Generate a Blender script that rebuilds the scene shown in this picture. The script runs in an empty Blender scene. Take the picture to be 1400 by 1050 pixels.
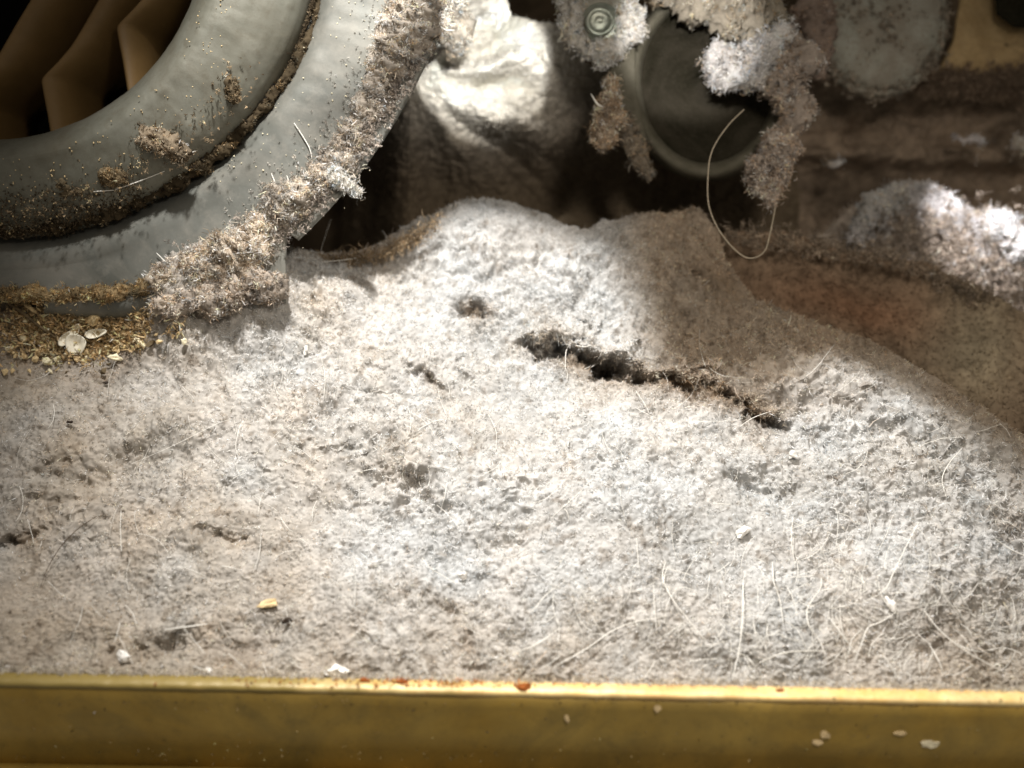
import bpy, math, random
import numpy as np
from mathutils import Vector

R = math.radians
random.seed(7)
rng = np.random.default_rng(7)
scene = bpy.context.scene
C = scene.collection

# ------------------------------------------------------------------ camera, world, lamps, exposure
# one unit is ten centimetres
PITCH = R(25)
FOC = 1212.0
FWD = np.array([0, math.cos(PITCH), -math.sin(PITCH)])
UP = np.array([0, math.sin(PITCH), math.cos(PITCH)])
RT = np.array([1.0, 0, 0])
CAM = np.array([0.0, -2.0, 2.0])

cam = bpy.data.cameras.new('camera')
cam.sensor_width = 36
cam.lens = 36 * FOC / 1400
cam.clip_start = 0.05
cam.clip_end = 60
cam.dof.use_dof = True
cam.dof.focus_distance = 2.55
cam.dof.aperture_fstop = 0.62
co = bpy.data.objects.new('camera', cam)
C.objects.link(co)
co.location = CAM
co.rotation_euler = (R(90) - PITCH, 0, 0)
scene.camera = co

world = bpy.data.worlds.new('World')
scene.world = world
world.use_nodes = True
bg = world.node_tree.nodes['Background']
bg.inputs[0].default_value = (1.0, 0.90, 0.76, 1)
bg.inputs[1].default_value = 0.17

scene.view_settings.view_transform = 'Standard'
scene.view_settings.look = 'None'
scene.view_settings.exposure = 0.0
scene.view_settings.gamma = 1.0
scene.render.engine = 'CYCLES'
scene.cycles.max_bounces = 5
scene.cycles.diffuse_bounces = 3
scene.cycles.transparent_max_bounces = 6


def W(px, py, d):
    """the point of the place seen at that spot of the photograph, d units deep"""
    px, py, d = np.broadcast_arrays(np.asarray(px, float), np.asarray(py, float), np.asarray(d, float))
    a = ((px - 700) / FOC)[..., None]
    b = ((525 - py) / FOC)[..., None]
    return CAM + d[..., None] * (FWD + a * RT + b * UP)


def camf(r, u, d):
    return CAM + r * RT + u * UP + d * FWD


def spot(name, at, to, power, cone, blend, size, colour):
    l = bpy.data.lights.new(name, 'SPOT')
    l.energy = power
    l.spot_size = R(cone)
    l.spot_blend = blend
    l.shadow_soft_size = size
    l.color = colour
    o = bpy.data.objects.new(name, l)
    C.objects.link(o)
    o.location = at
    o.rotation_euler = (Vector(to) - Vector(at)).to_track_quat('-Z', 'Y').to_euler()
    return o


# torch held above the opening, plus an added fill and three added spots for bright patches
TORCH = camf(-0.55, 2.9, 1.0)
spot('torch', TORCH, W(740, 470, 2.65), 1020, 62, 0.9, 0.07, (1.0, 0.965, 0.92))
spot('added_fill', camf(0.7, 1.1, 0.2), W(980, 640, 2.5), 150, 100, 1.0, 0.2, (1.0, 0.90, 0.78))
spot('added_spot_left', camf(-0.02, 0.98, 1.95), W(660, 88, 3.25), 98, 23, 0.22, 0.01, (1.0, 0.98, 0.93))
spot('added_spot_middle', camf(0.42, 1.0, 1.95), W(940, 45, 2.95), 66, 30, 0.5, 0.02, (1.0, 0.97, 0.95))
spot('added_spot_right', camf(1.3, 1.2, 2.2), W(1335, 325, 3.25), 190, 21, 0.6, 0.01, (1.0, 0.96, 0.97))

# ------------------------------------------------------------------ helpers


def _hash(ix, iy, iz, seed):
    h = (ix * 374761393 + iy * 668265263 + iz * 2147483647 + seed * 1274126177) & 0xffffffff
    h = ((h ^ (h >> 13)) * 1274126177) & 0xffffffff
    h = (h ^ (h >> 16)) & 0xffff
    return h / 65535.0


def vn(P, freq, seed=0):
    """smooth value noise in -1..1 at points P (n,3)"""
    Q = P * freq + 1000.0
    I = np.floor(Q).astype(np.int64)
    F = Q - I
    F = F * F * (3 - 2 * F)
    out = 0
    for dx in (0, 1):
        wx = F[..., 0] if dx else 1 - F[..., 0]
        for dy in (0, 1):
            wy = F[..., 1] if dy else 1 - F[..., 1]
            for dz in (0, 1):
                wz = F[..., 2] if dz else 1 - F[..., 2]
                out = out + wx * wy * wz * _hash(I[..., 0] + dx, I[..., 1] + dy, I[..., 2] + dz, seed)
    return out * 2 - 1


def fbm(P, freq, octv=4, gain=0.5, seed=0):
    a, s, t = 1.0, 0, 0
    for k in range(octv):
        s = s + a * vn(P, freq * 2.03 ** k, seed + k * 17)
        t += a
        a *= gain
    return s / t


def unit(v):
    return v / np.maximum(np.linalg.norm(v, axis=-1, keepdims=True), 1e-9)


def mesh(name, V, Fq, mat, parent=None, col=None, smooth=True, tris=False):
    """V (n,3) world points, Fq (m,4) or (m,3) faces, col (n,3) per point"""
    V = np.asarray(V, float).reshape(-1, 3)
    Fq = np.asarray(Fq, dtype=np.int32)
    k = Fq.shape[1]
    me = bpy.data.meshes.new(name)
    me.vertices.add(len(V))
    org = V.mean(axis=0) if parent is None else np.array(parent.location)
    me.vertices.foreach_set('co', (V - org).astype(np.float32).ravel())
    me.loops.add(Fq.size)
    me.loops.foreach_set('vertex_index', Fq.ravel())
    me.polygons.add(len(Fq))
    me.polygons.foreach_set('loop_start', np.arange(0, Fq.size, k, dtype=np.int32))
    me.update(calc_edges=True)
    me.validate()
    me.polygons.foreach_set('use_smooth', np.full(len(me.polygons), smooth))
    if col is not None:
        at = me.color_attributes.new('tone', 'FLOAT_COLOR', 'POINT')
        c4 = np.ones((len(V), 4), np.float32)
        c4[:, :3] = col
        at.data.foreach_set('color', c4.ravel())
    me.materials.append(mat)
    o = bpy.data.objects.new(name, me)
    C.objects.link(o)
    if parent is None:
        o.location = org
    else:
        o.parent = parent
    return o


def empty(name, loc):
    o = bpy.data.objects.new(name, None)
    o.empty_display_size = 0.05
    C.objects.link(o)
    o.location = tuple(float(x) for x in loc)
    return o


def tag(o, label=None, cat=None, group=None, kind=None):
    if label: o['label'] = label
    if cat: o['category'] = cat
    if group: o['group'] = group
    if kind: o['kind'] = kind
    return o


def grid_faces(nr, nc, wrap=False):
    c = np.arange(nc if wrap else nc - 1)
    r = np.arange(nr - 1)
    rr, cc = np.meshgrid(r, c, indexing='ij')
    c2 = (cc + 1) % nc
    return np.stack([rr * nc + cc, rr * nc + c2, (rr + 1) * nc + c2, (rr + 1) * nc + cc], -1).reshape(-1, 4)


def grid_normals(G):
    du = np.gradient(G, axis=1)
    dv = np.gradient(G, axis=0)
    n = unit(np.cross(du, dv))
    flip = np.sum(n * (CAM - G), axis=-1) < 0
    n[flip] *= -1
    return n


def fibres(P, N, length, width, lift=0.5, curl=0.6, col=None, down=0.0):
    """short bent ribbons rooted at P; returns V, F, colours. length, width scalars or arrays"""
    n = len(P)
    rnd = rng.normal(size=(n, 3))
    d0 = unit(N * lift + unit(rnd) * 1.0)
    d0 = unit(d0 + N * 0.15)
    if down:
        d0 = unit(d0 - np.array([0, 0, down]))
    d1 = unit(d0 + unit(rng.normal(size=(n, 3))) * curl)
    L = (np.ones(n) * length * rng.uniform(0.5, 1.5, n))[:, None]
    w = (np.ones(n) * width * rng.uniform(0.6, 1.3, n))[:, None] * 0.5
    s = unit(np.cross(d0, rng.normal(size=(n, 3))))
    a = P - N * (0.15 * L)
    b = a + d0 * L * 0.5
    c = b + d1 * L * 0.5
    V = np.stack([a - s * w, a + s * w, b - s * w, b + s * w, c - s * w * 0.45, c + s * w * 0.45], 1).reshape(-1, 3)
    base = (np.arange(n) * 6)[:, None]
    F = np.stack([base + np.array([0, 1, 3, 2]), base + np.array([2, 3, 5, 4])], 1).reshape(-1, 4)
    cc = np.repeat(col, 6, axis=0) if col is not None else None
    return V, F, cc


def on_faces(V, F, n, weight=None):
    """n random points on quads, weighted by area"""
    A, B, Cc, D = V[F[:, 0]], V[F[:, 1]], V[F[:, 2]], V[F[:, 3]]
    nr = np.cross(Cc - A, D - B)
    ar = np.linalg.norm(nr, axis=1)
    w = ar if weight is None else ar * weight
    idx = rng.choice(len(F), n, p=w / w.sum())
    u, v = rng.random(n)[:, None], rng.random(n)[:, None]
    P = (A[idx] * (1 - u) + B[idx] * u) * (1 - v) + (D[idx] * (1 - u) + Cc[idx] * u) * v
    return P, unit(nr[idx]), idx


def tone(n, base, spread=0.25, warm=0.5):
    """n fibre colours round a base colour, some whiter, some browner, some bluish"""
    b = np.ones((n, 3)) * np.asarray(base)
    v = np.exp(rng.normal(0, spread, n))[:, None]
    t = rng.normal(0, 1, n)[:, None] * 0.07 * warm
    c = b * v * (1 + t * np.array([1.0, 0.1, -1.1]))
    return np.clip(c, 0.01, 0.92)


# ------------------------------------------------------------------ materials


def nodes(name):
    m = bpy.data.materials.new(name)
    m.use_nodes = True
    nt = m.node_tree
    bs = nt.nodes['Principled BSDF']
    return m, nt, bs


def N(nt, kind, **kw):
    n = nt.nodes.new(kind)
    for k, v in kw.items():
        if k in n.inputs:
            n.inputs[k].default_value = v
        else:
            setattr(n, k, v)
    return n


def lint_mat(name, tint, var=0.35, scale=60, trans=0.25):
    """dusty felt: the mesh's own tone times a tint, mottled"""
    m, nt, bs = nodes(name)
    L = nt.links.new
    at = N(nt, 'ShaderNodeAttribute', attribute_name='tone')
    tc = N(nt, 'ShaderNodeNewGeometry')
    n1 = N(nt, 'ShaderNodeTexNoise', Scale=scale, Detail=5.0, Roughness=0.7)
    L(tc.outputs['Position'], n1.inputs['Vector'])
    mr = N(nt, 'ShaderNodeMapRange')
    mr.inputs[1].default_value = 0.3
    mr.inputs[2].default_value = 0.7
    mr.inputs[3].default_value = 1 - var
    mr.inputs[4].default_value = 1 + var
    L(n1.outputs[0], mr.inputs[0])
    mx = N(nt, 'ShaderNodeVectorMath', operation='MULTIPLY')
    L(at.outputs['Color'], mx.inputs[0])
    mx.inputs[1].default_value = tint
    mx2 = N(nt, 'ShaderNodeVectorMath', operation='SCALE')
    L(mx.outputs[0], mx2.inputs[0])
    L(mr.outputs[0], mx2.inputs['Scale'])
    L(mx2.outputs[0], bs.inputs['Base Color'])
    bs.inputs['Roughness'].default_value = 0.85
    bs.inputs['Specular IOR Level'].default_value = 0.02
    if trans:
        tr = N(nt, 'ShaderNodeBsdfTranslucent')
        L(mx2.outputs[0], tr.inputs[0])
        ms = N(nt, 'ShaderNodeMixShader')
        ms.inputs[0].default_value = trans
        L(bs.outputs[0], ms.inputs[1])
        L(tr.outputs[0], ms.inputs[2])
        L(ms.outputs[0], nt.nodes['Material Output'].inputs[0])
    return m


def metal_mat(name, c1, c2, rough=0.45, metallic=0.3, scale=12, bump=0.15, dirt=None, dirt_amt=0.5, spec=0.5):
    m, nt, bs = nodes(name)
    L = nt.links.new
    tc = N(nt, 'ShaderNodeNewGeometry')
    n1 = N(nt, 'ShaderNodeTexNoise', Scale=scale, Detail=8.0, Roughness=0.65)
    L(tc.outputs['Position'], n1.inputs['Vector'])
    r1 = N(nt, 'ShaderNodeValToRGB')
    r1.color_ramp.elements[0].position = 0.32
    r1.color_ramp.elements[1].position = 0.68
    r1.color_ramp.elements[0].color = (*c1, 1)
    r1.color_ramp.elements[1].color = (*c2, 1)
    L(n1.outputs[0], r1.inputs[0])
    out = r1.outputs[0]
    n2 = N(nt, 'ShaderNodeTexNoise', Scale=scale * 6, Detail=9.0, Roughness=0.75)
    L(tc.outputs['Position'], n2.inputs['Vector'])
    if dirt is not None:
        r2 = N(nt, 'ShaderNodeValToRGB')
        r2.color_ramp.elements[0].position = 0.50
        r2.color_ramp.elements[1].position = 0.66
        r2.color_ramp.elements[0].color = (0, 0, 0, 1)
        r2.color_ramp.elements[1].color = (dirt_amt,) * 3 + (1,)
        L(n2.outputs[0], r2.inputs[0])
        mx = N(nt, 'ShaderNodeMix', data_type='RGBA')
        L(r2.outputs[0], mx.inputs[0])
        L(out, mx.inputs[6])
        mx.inputs[7].default_value = (*dirt, 1)
        out = mx.outputs[2]
    if dirt is not None:
        n3 = N(nt, 'ShaderNodeTexNoise', Scale=3.2, Detail=7.0, Roughness=0.6, Distortion=1.6)
        L(tc.outputs['Position'], n3.inputs['Vector'])
        r3 = N(nt, 'ShaderNodeValToRGB')
        r3.color_ramp.elements[0].position = 0.42
        r3.color_ramp.elements[1].position = 0.70
        r3.color_ramp.elements[0].color = (0, 0, 0, 1)
        r3.color_ramp.elements[1].color = (0.55, 0.55, 0.55, 1)
        L(n3.outputs[0], r3.inputs[0])
        mx3 = N(nt, 'ShaderNodeMix', data_type='RGBA')
        L(r3.outputs[0], mx3.inputs[0])
        L(out, mx3.inputs[6])
        mx3.inputs[7].default_value = (*dirt, 1)
        out = mx3.outputs[2]
    L(out, bs.inputs['Base Color'])
    bs.inputs['Metallic'].default_value = metallic
    bs.inputs['Specular IOR Level'].default_value = spec
    mr = N(nt, 'ShaderNodeMapRange')
    mr.inputs[3].default_value = rough - 0.12
    mr.inputs[4].default_value = rough + 0.2
    L(n2.outputs[0], mr.inputs[0])
    L(mr.outputs[0], bs.inputs['Roughness'])
    if bump:
        b = N(nt, 'ShaderNodeBump', Strength=bump, Distance=0.004)
        L(n2.outputs[0], b.inputs['Height'])
        L(b.outputs[0], bs.inputs['Normal'])
    return m


def plain(name, c, rough=0.6, spec=0.3, metallic=0.0, scale=90, var=0.3):
    c = np.array(c)
    return metal_mat(name, tuple(np.clip(c * (1 - var), 0, 1)), tuple(np.clip(c * (1 + var), 0, 1)), rough, metallic, scale, 0.3, spec=spec)


M_lint = lint_mat('lint_felt', (1, 1, 1), 0.22, 70, 0.12)
M_fuzz = lint_mat('lint_fibre', (1, 1, 1), 0.12, 40, 0.35)
M_dim = lint_mat('old_brown_dust', (1, 1, 1), 0.35, 22, 0.0)
M_grey = metal_mat('galvanised_steel', (0.135, 0.135, 0.105), (0.215, 0.215, 0.178), 0.5, 0.15, 5, 0.25, (0.10, 0.085, 0.055), 0.45)
M_flange = metal_mat('grey_flange_steel', (0.095, 0.098, 0.085), (0.165, 0.17, 0.153), 0.48, 0.2, 4, 0.2, (0.26, 0.245, 0.21), 0.35)
M_amber = metal_mat('amber_plastic', (0.20, 0.12, 0.042), (0.27, 0.165, 0.062), 0.5, 0.0, 6, 0.05)
M_black = plain('black_recess', (0.012, 0.010, 0.008), 0.8, 0.1)
M_gold = metal_mat('olive_gold_paint', (0.42, 0.265, 0.045), (0.62, 0.43, 0.105), 0.42, 0.25, 3.0, 0.12, (0.22, 0.17, 0.06), 0.35, spec=0.6)
M_rim = metal_mat('gold_edge_highlight', (0.88, 0.62, 0.22), (0.95, 0.80, 0.42), 0.4, 0.1, 14, 0.3, (0.55, 0.25, 0.06), 0.45, spec=0.8)
M_dark = metal_mat('dark_olive_plastic', (0.013, 0.012, 0.007), (0.022, 0.020, 0.013), 0.85, 0.0, 20, 0.25, (0.07, 0.06, 0.045), 0.4, spec=0.03)
M_darkrim = metal_mat('olive_rim', (0.08, 0.074, 0.052), (0.13, 0.12, 0.09), 0.7, 0.0, 20, 0.3, spec=0.15)  # olive a step lighter than the cup face
M_bolt = metal_mat('zinc_bolt', (0.30, 0.36, 0.31), (0.55, 0.62, 0.56), 0.28, 0.8, 40, 0.3, (0.5, 0.48, 0.38), 0.4)
M_cap = metal_mat('dusty_grey_green_cover', (0.27, 0.27, 0.225), (0.38, 0.38, 0.33), 0.9, 0.0, 14, 0.4, (0.20, 0.15, 0.11), 0.6, spec=0.1)
M_tan = metal_mat('tan_board', (0.46, 0.32, 0.15), (0.60, 0.44, 0.23), 0.8, 0.0, 18, 0.6, (0.20, 0.13, 0.06), 0.6)
M_hair = plain('pale_hair', (0.88, 0.86, 0.80), 0.4, 0.5, var=0.1)
M_darkhair = plain('dark_hair', (0.09, 0.06, 0.035), 0.5, 0.4)
M_twig = plain('dry_stalk', (0.13, 0.095, 0.05), 0.6, 0.3, scale=60, var=0.5)
M_petal = plain('papery_white_flake', (0.85, 0.80, 0.66), 0.5, 0.4, scale=40, var=0.06)
M_crumb = plain('tan_crumb', (0.70, 0.54, 0.30), 0.6, 0.4, scale=60, var=0.4)
M_pale = plain('pale_crumb', (0.86, 0.77, 0.55), 0.5, 0.4, scale=60, var=0.2)
M_white = plain('white_speck', (0.9, 0.88, 0.84), 0.5, 0.4, var=0.05)
M_dot = plain('brown_speck', (0.03, 0.018, 0.01), 0.5, 0.4)

# highlight painted into the rim colour: dull at the left, bright towards the right
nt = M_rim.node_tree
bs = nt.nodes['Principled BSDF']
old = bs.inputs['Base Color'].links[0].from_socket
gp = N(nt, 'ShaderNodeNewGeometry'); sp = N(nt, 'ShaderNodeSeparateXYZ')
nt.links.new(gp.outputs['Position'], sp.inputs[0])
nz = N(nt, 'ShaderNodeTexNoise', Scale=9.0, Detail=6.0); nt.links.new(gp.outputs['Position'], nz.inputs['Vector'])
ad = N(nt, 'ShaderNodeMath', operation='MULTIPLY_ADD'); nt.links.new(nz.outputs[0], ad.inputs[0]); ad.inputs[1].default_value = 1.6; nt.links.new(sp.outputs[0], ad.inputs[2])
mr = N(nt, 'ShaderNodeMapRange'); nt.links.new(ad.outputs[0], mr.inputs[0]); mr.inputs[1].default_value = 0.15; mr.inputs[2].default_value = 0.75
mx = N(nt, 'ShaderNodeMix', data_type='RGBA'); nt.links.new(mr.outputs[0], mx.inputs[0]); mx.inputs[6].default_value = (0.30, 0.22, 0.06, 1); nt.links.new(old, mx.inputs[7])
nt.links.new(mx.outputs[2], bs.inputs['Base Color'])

# ------------------------------------------------------------------ the lint bed

LIP_D = 2.15


def lipy(x):
    return 921 + np.asarray(x, float) * 0.0185


# base plane of the bed, rising towards the back
SL = R(30)
PN = np.array([0.02, -math.sin(SL), math.cos(SL)]); PN /= np.linalg.norm(PN)
PT = unit(np.array([0, math.cos(SL), math.sin(SL)]))      # up the slope
P0 = W(700, 934, 2.19)


def bed_depth(px, py):
    a = ((np.asarray(px, float) - 700) / FOC)[..., None]
    b = ((525 - np.asarray(py, float)) / FOC)[..., None]
    r = FWD + a * RT + b * UP
    return ((P0 - CAM) @ PN) / (r @ PN)


CX = [-80, 330, 392, 405, 430, 520, 560, 620, 660, 700, 740, 780, 802, 830, 860, 905, 945, 975, 992, 1040, 1100, 1170, 1260, 1330, 1400, 1480]
CY = [330, 330, 345, 366, 362, 348, 324, 298, 288, 293, 309, 332, 334, 317, 305, 300, 297, 322, 362, 418, 440, 456, 512, 560, 600, 640]

# bumps: x, y, rx, ry, angle, height, slide along the slope
BUMPS = [
    (310, 415, 130, 80, -2, 0.165, 0), (110, 424, 150, 44, -4, 0.07, 0),
    (240, 580, 120, 26, -24, 0.03, 0), (190, 640, 90, 16, -20, -0.02, 0), (430, 560, 70, 22, -30, 0.02, 0), (760, 560, 90, 26, 25, 0.025, 0), (860, 700, 120, 30, 5, 0.02, 0), (690, 750, 90, 18, -10, -0.015, 0), (480, 700, 120, 20, 6, -0.016, 0), (900, 800, 70, 20, 0, -0.012, 0),
    (760, 400, 60, 16, 25, 0.03, 0), (720, 385, 40, 9, 20, -0.02, 0), (820, 420, 46, 10, 25, -0.02, 0), (700, 440, 30, 10, 10, -0.02, 0), (560, 385, 40, 10, -20, -0.015, 0),
    (660, 330, 150, 55, 0, 0.07, 0), (450, 400, 90, 40, -8, 0.03, 0), (900, 360, 90, 45, 10, 0.045, 0),
    (648, 430, 15, 10, 12, -0.20, 0.05), (622, 436, 12, 6, 0, -0.03, 0), (640, 375, 36, 14, 30, -0.018, 0),
    (655, 465, 9, 12, 0, -0.022, 0),
    (585, 525, 34, 9, 38, -0.028, 0.012), (540, 505, 75, 45, -20, 0.032, 0), (505, 545, 45, 10, 35, -0.018, 0),
    (620, 445, 70, 30, 0, 0.02, 0), (500, 480, 26, 9, -30, -0.014, 0),
    (550, 660, 60, 12, 15, -0.024, 0.01), (560, 640, 90, 26, 12, 0.016, 0), (600, 690, 40, 9, 25, -0.014, 0),
    (65, 645, 60, 8, -20, -0.018, 0), (10, 735, 44, 9, -14, -0.035, 0.02), (120, 650, 60, 14, -8, -0.016, 0),
    (320, 742, 46, 8, 15, -0.020, 0.01), (300, 715, 70, 22, -10, 0.02, 0), (275, 752, 18, 8, -25, -0.014, 0),
    (400, 668, 30, 9, -12, -0.014, 0), (330, 610, 60, 8, -28, -0.010, 0),
    (350, 880, 70, 20, -30, -0.028, 0), (215, 890, 60, 14, -18, -0.024, 0), (150, 880, 30, 12, 0, -0.02, 0),
    (450, 840, 120, 40, 0, 0.02, 0), (605, 832, 20, 10, 15, -0.022, 0), (630, 868, 10, 30, -25, -0.028, 0), (648, 918, 14, 10, 0, -0.03, 0),
    (700, 640, 260, 120, 15, 0.035, 0), (100, 560, 150, 60, 0, 0.02, 0),
    (1035, 662, 40, 14, 8, -0.035, 0.012), (1000, 640, 60, 16, 5, 0.015, 0), (1075, 668, 22, 9, -10, -0.02, 0),
    (1120, 560, 60, 20, 10, -0.02, 0), (1130, 525, 90, 26, 12, 0.035, 0), (1160, 595, 46, 12, -8, -0.025, 0.01), (1085, 545, 22, 9, 10, -0.025, 0),
    (1230, 575, 60, 22, 20, 0.03, 0), (1245, 600, 20, 10, 30, -0.018, 0),
    (1280, 870, 34, 30, 40, -0.035, 0), (1240, 800, 90, 50, 0, 0.02, 0), (1330, 700, 40, 30, 40, -0.025, 0), (1390, 740, 24, 30, 0, -0.04, 0),
    (1180, 640, 90, 26, 10, 0.02, 0), (1000, 880, 160, 30, 0, 0.015, 0), (740, 870, 60, 16, -8, -0.010, 0),
    (290, 462, 26, 10, 5, -0.018, 0), (290, 445, 50, 14, 0, 0.012, 0), (475, 430, 22, 8, -20, -0.010, 0),
    (60, 470, 120, 30, -6, -0.015, 0), (140, 478, 70, 24, -12, -0.03, 0),
    (905, 383, 24, 9, 15, -0.018, 0), (950, 392, 26, 8, 20, -0.05, 0.02), (1290, 640, 50, 12, 35, -0.018, 0), (1370, 640, 36, 14, 38, -0.02, 0),
]
TRENCH = [(712, 470, 10), (740, 478, 16), (790, 492, 24), (830, 505, 26), (880, 522, 19), (925, 530, 16), (965, 540, 17), (1000, 556, 12), (1024, 568, 21), (1048, 576, 13), (1075, 584, 6)]


def blob(px, py, x, y, rx, ry, an=0):
    c, s = math.cos(R(an)), math.sin(R(an))
    u = ((px - x) * c + (py - y) * s) / rx
    v = (-(px - x) * s + (py - y) * c) / ry
    return np.exp(-(u * u + v * v))


def bed_disp(px, py, P):
    h = np.zeros(px.shape)
    g = np.zeros(px.shape)
    wx = fbm(P, 9, 4, 0.65, seed=51) * 20
    wy = fbm(P, 11, 4, 0.65, seed=77) * 17
    X, Y = px + wx, py + wy
    RAG = np.clip(0.75 + 2.2 * fbm(P, 28, 3, 0.65, seed=120), 0, 1.9)
    for (x, y, rx, ry, an, hh, gg) in BUMPS:
        c, s = math.cos(R(an)), math.sin(R(an))
        u = ((X - x) * c + (Y - y) * s) / rx
        v = (-(X - x) * s + (Y - y) * c) / ry
        w = np.exp(-(u * u + v * v))
        if hh < 0 and max(rx, ry) < 62:
            w = w * RAG
        h += hh * w * (0.8 if hh < 0 else 1.0)
        g += gg * w
    # the fold: a hollow under an overhanging lip of lint
    tx = np.array([t[0] for t in TRENCH], float)
    ty = np.interp(px, tx, [t[1] for t in TRENCH])
    tw = np.interp(px, tx, [t[2] for t in TRENCH]) * (0.62 + 1.25 * fbm(P, 13, 4, 0.65, seed=58))
    tw = np.clip(tw, 2.5, 60)
    ty = ty + 20 * fbm(P, 13, 3, seed=59)
    gate = np.clip((px - 700) / 34, 0, 1) * np.clip((1092 - px) / 34, 0, 1)
    q = (Y - ty) / tw
    hol = np.exp(-(q / 0.9) ** 4) * gate
    lip = np.exp(-((q + 1.75) / 0.85) ** 2) * gate
    rag = 1 + 0.5 * fbm(P, 26, 2, seed=5)
    h += -0.17 * (tw / 22) * hol + 0.035 * lip * rag
    g += 0.10 * (tw / 22) * hol - 0.055 * (tw / 22) * lip * rag
    soft = np.clip((640 - px) / 700, 0, 1) * np.clip((py - 400) / 200, 0, 1)      # the smoother felt at the left
    soft = np.maximum(soft, 0.5 * np.clip((py - 760) / 120, 0, 1) * np.clip((900 - px) / 500, 0, 1))
    crust = np.clip(0.75 + 1.5 * fbm(P, 3.2, 3, seed=2), 0.12, 1.6)
    amp = (1 - 0.7 * soft) * crust
    h *= 1.25
    h += 0.050 * fbm(P, 3.6, 3, 0.55, seed=3)
    h += 0.024 * fbm(P, 12, 3, seed=9) * amp
    h += 0.0120 * np.abs(vn(P, 32, 21)) * amp
    h += 0.0085 * np.abs(vn(P, 66, 22)) * amp
    h += 0.0065 * vn(P, 120, 23) * amp
    h += 0.0045 * vn(P, 210, 24)
    pit = np.clip((vn(P, 50, 27) - 0.42) / 0.3, 0, 1) * np.clip(0.4 + fbm(P, 6, 2, seed=28), 0, 1)
    h -= 0.010 * pit * amp
    rough_zone = np.clip(blob(px, py, 960, 460, 190, 90, 18) + blob(px, py, 1160, 570, 150, 60, 15) + 0.7 * blob(px, py, 590, 660, 200, 60, 8) + 0.6 * blob(px, py, 720, 390, 130, 60), 0, 1)
    h += rough_zone * (0.030 * fbm(P, 16, 3, 0.6, seed=63) + 0.010 * vn(P, 55, 64))
    zone = np.clip(blob(px, py, 930, 450, 170, 80, 18) + blob(px, py, 1150, 560, 170, 60, 15) + blob(px, py, 560, 655, 230, 55, 8) + blob(px, py, 690, 370, 150, 70)
                   + 0.8 * blob(px, py, 100, 680, 160, 60) + 0.7 * blob(px, py, 560, 520, 130, 50) + 0.8 * blob(px, py, 1300, 720, 130, 130) + 0.6 * blob(px, py, 400, 890, 260, 36), 0, 1)
    zone = np.clip(zone * (0.7 + 1.3 * fbm(P, 7, 3, seed=110)) + 0.15, 0.05, 1.3)
    r1 = 1 - 2 * np.abs(fbm(P, 15, 3, 0.6, seed=111))
    r2 = 1 - 2 * np.abs(vn(P, 48, 112))
    h += zone * (0.018 * r1 + 0.008 * r2)
    g += zone * (0.024 * fbm(P, 24, 2, 0.6, seed=113) + 0.006 * vn(P, 70, 114))
    return h, g


def patch(xr, bot, top, dfun, nx, ny, disp, nrm, tan, roll=0.0, rolln=0, power=1.0):
    xs = np.linspace(xr[0], xr[1], nx)
    v = np.linspace(0, 1, ny) ** power
    b, t = bot(xs), top(xs)
    px = np.tile(xs, (ny, 1))
    py = b[None] * (1 - v[:, None]) + t[None] * v[:, None]
    G = W(px, py, dfun(px, py))
    if rolln:
        k = np.linspace(0, 1, rolln + 1)[1:, None, None]
        last = G[-1][None]
        ex = last + k * roll * FWD * 0.9 - (k ** 1.6) * roll * np.array([0, 0, 1.3])
        G = np.concatenate([G, ex], 0)
        px = np.concatenate([px, np.tile(xs, (rolln, 1))], 0)
        py = np.concatenate([py, np.tile(t, (rolln, 1)) - k[..., 0] * 40], 0)
    h, g = disp(px, py, G)
    G = G + h[..., None] * nrm + g[..., None] * tan
    return G, px, py


NXB, NYB, NR = 820, 440, 26
BG, BPX, BPY = patch((-70, 1470), lambda x: lipy(x) + 16, lambda x: np.interp(x, CX, CY), bed_depth, NXB, NYB, bed_disp, PN, PT, 0.42, NR)
# tidy front edge
BV = BG.reshape(-1, 3)
BF = grid_faces(BG.shape[0], NXB)
bpx, bpy_ = BPX.ravel(), BPY.ravel()


def blob(px, py, x, y, rx, ry, an=0):
    c, s = math.cos(R(an)), math.sin(R(an))
    u = ((px - x) * c + (py - y) * s) / rx
    v = (-(px - x) * s + (py - y) * c) / ry
    return np.exp(-(u * u + v * v))


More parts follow.
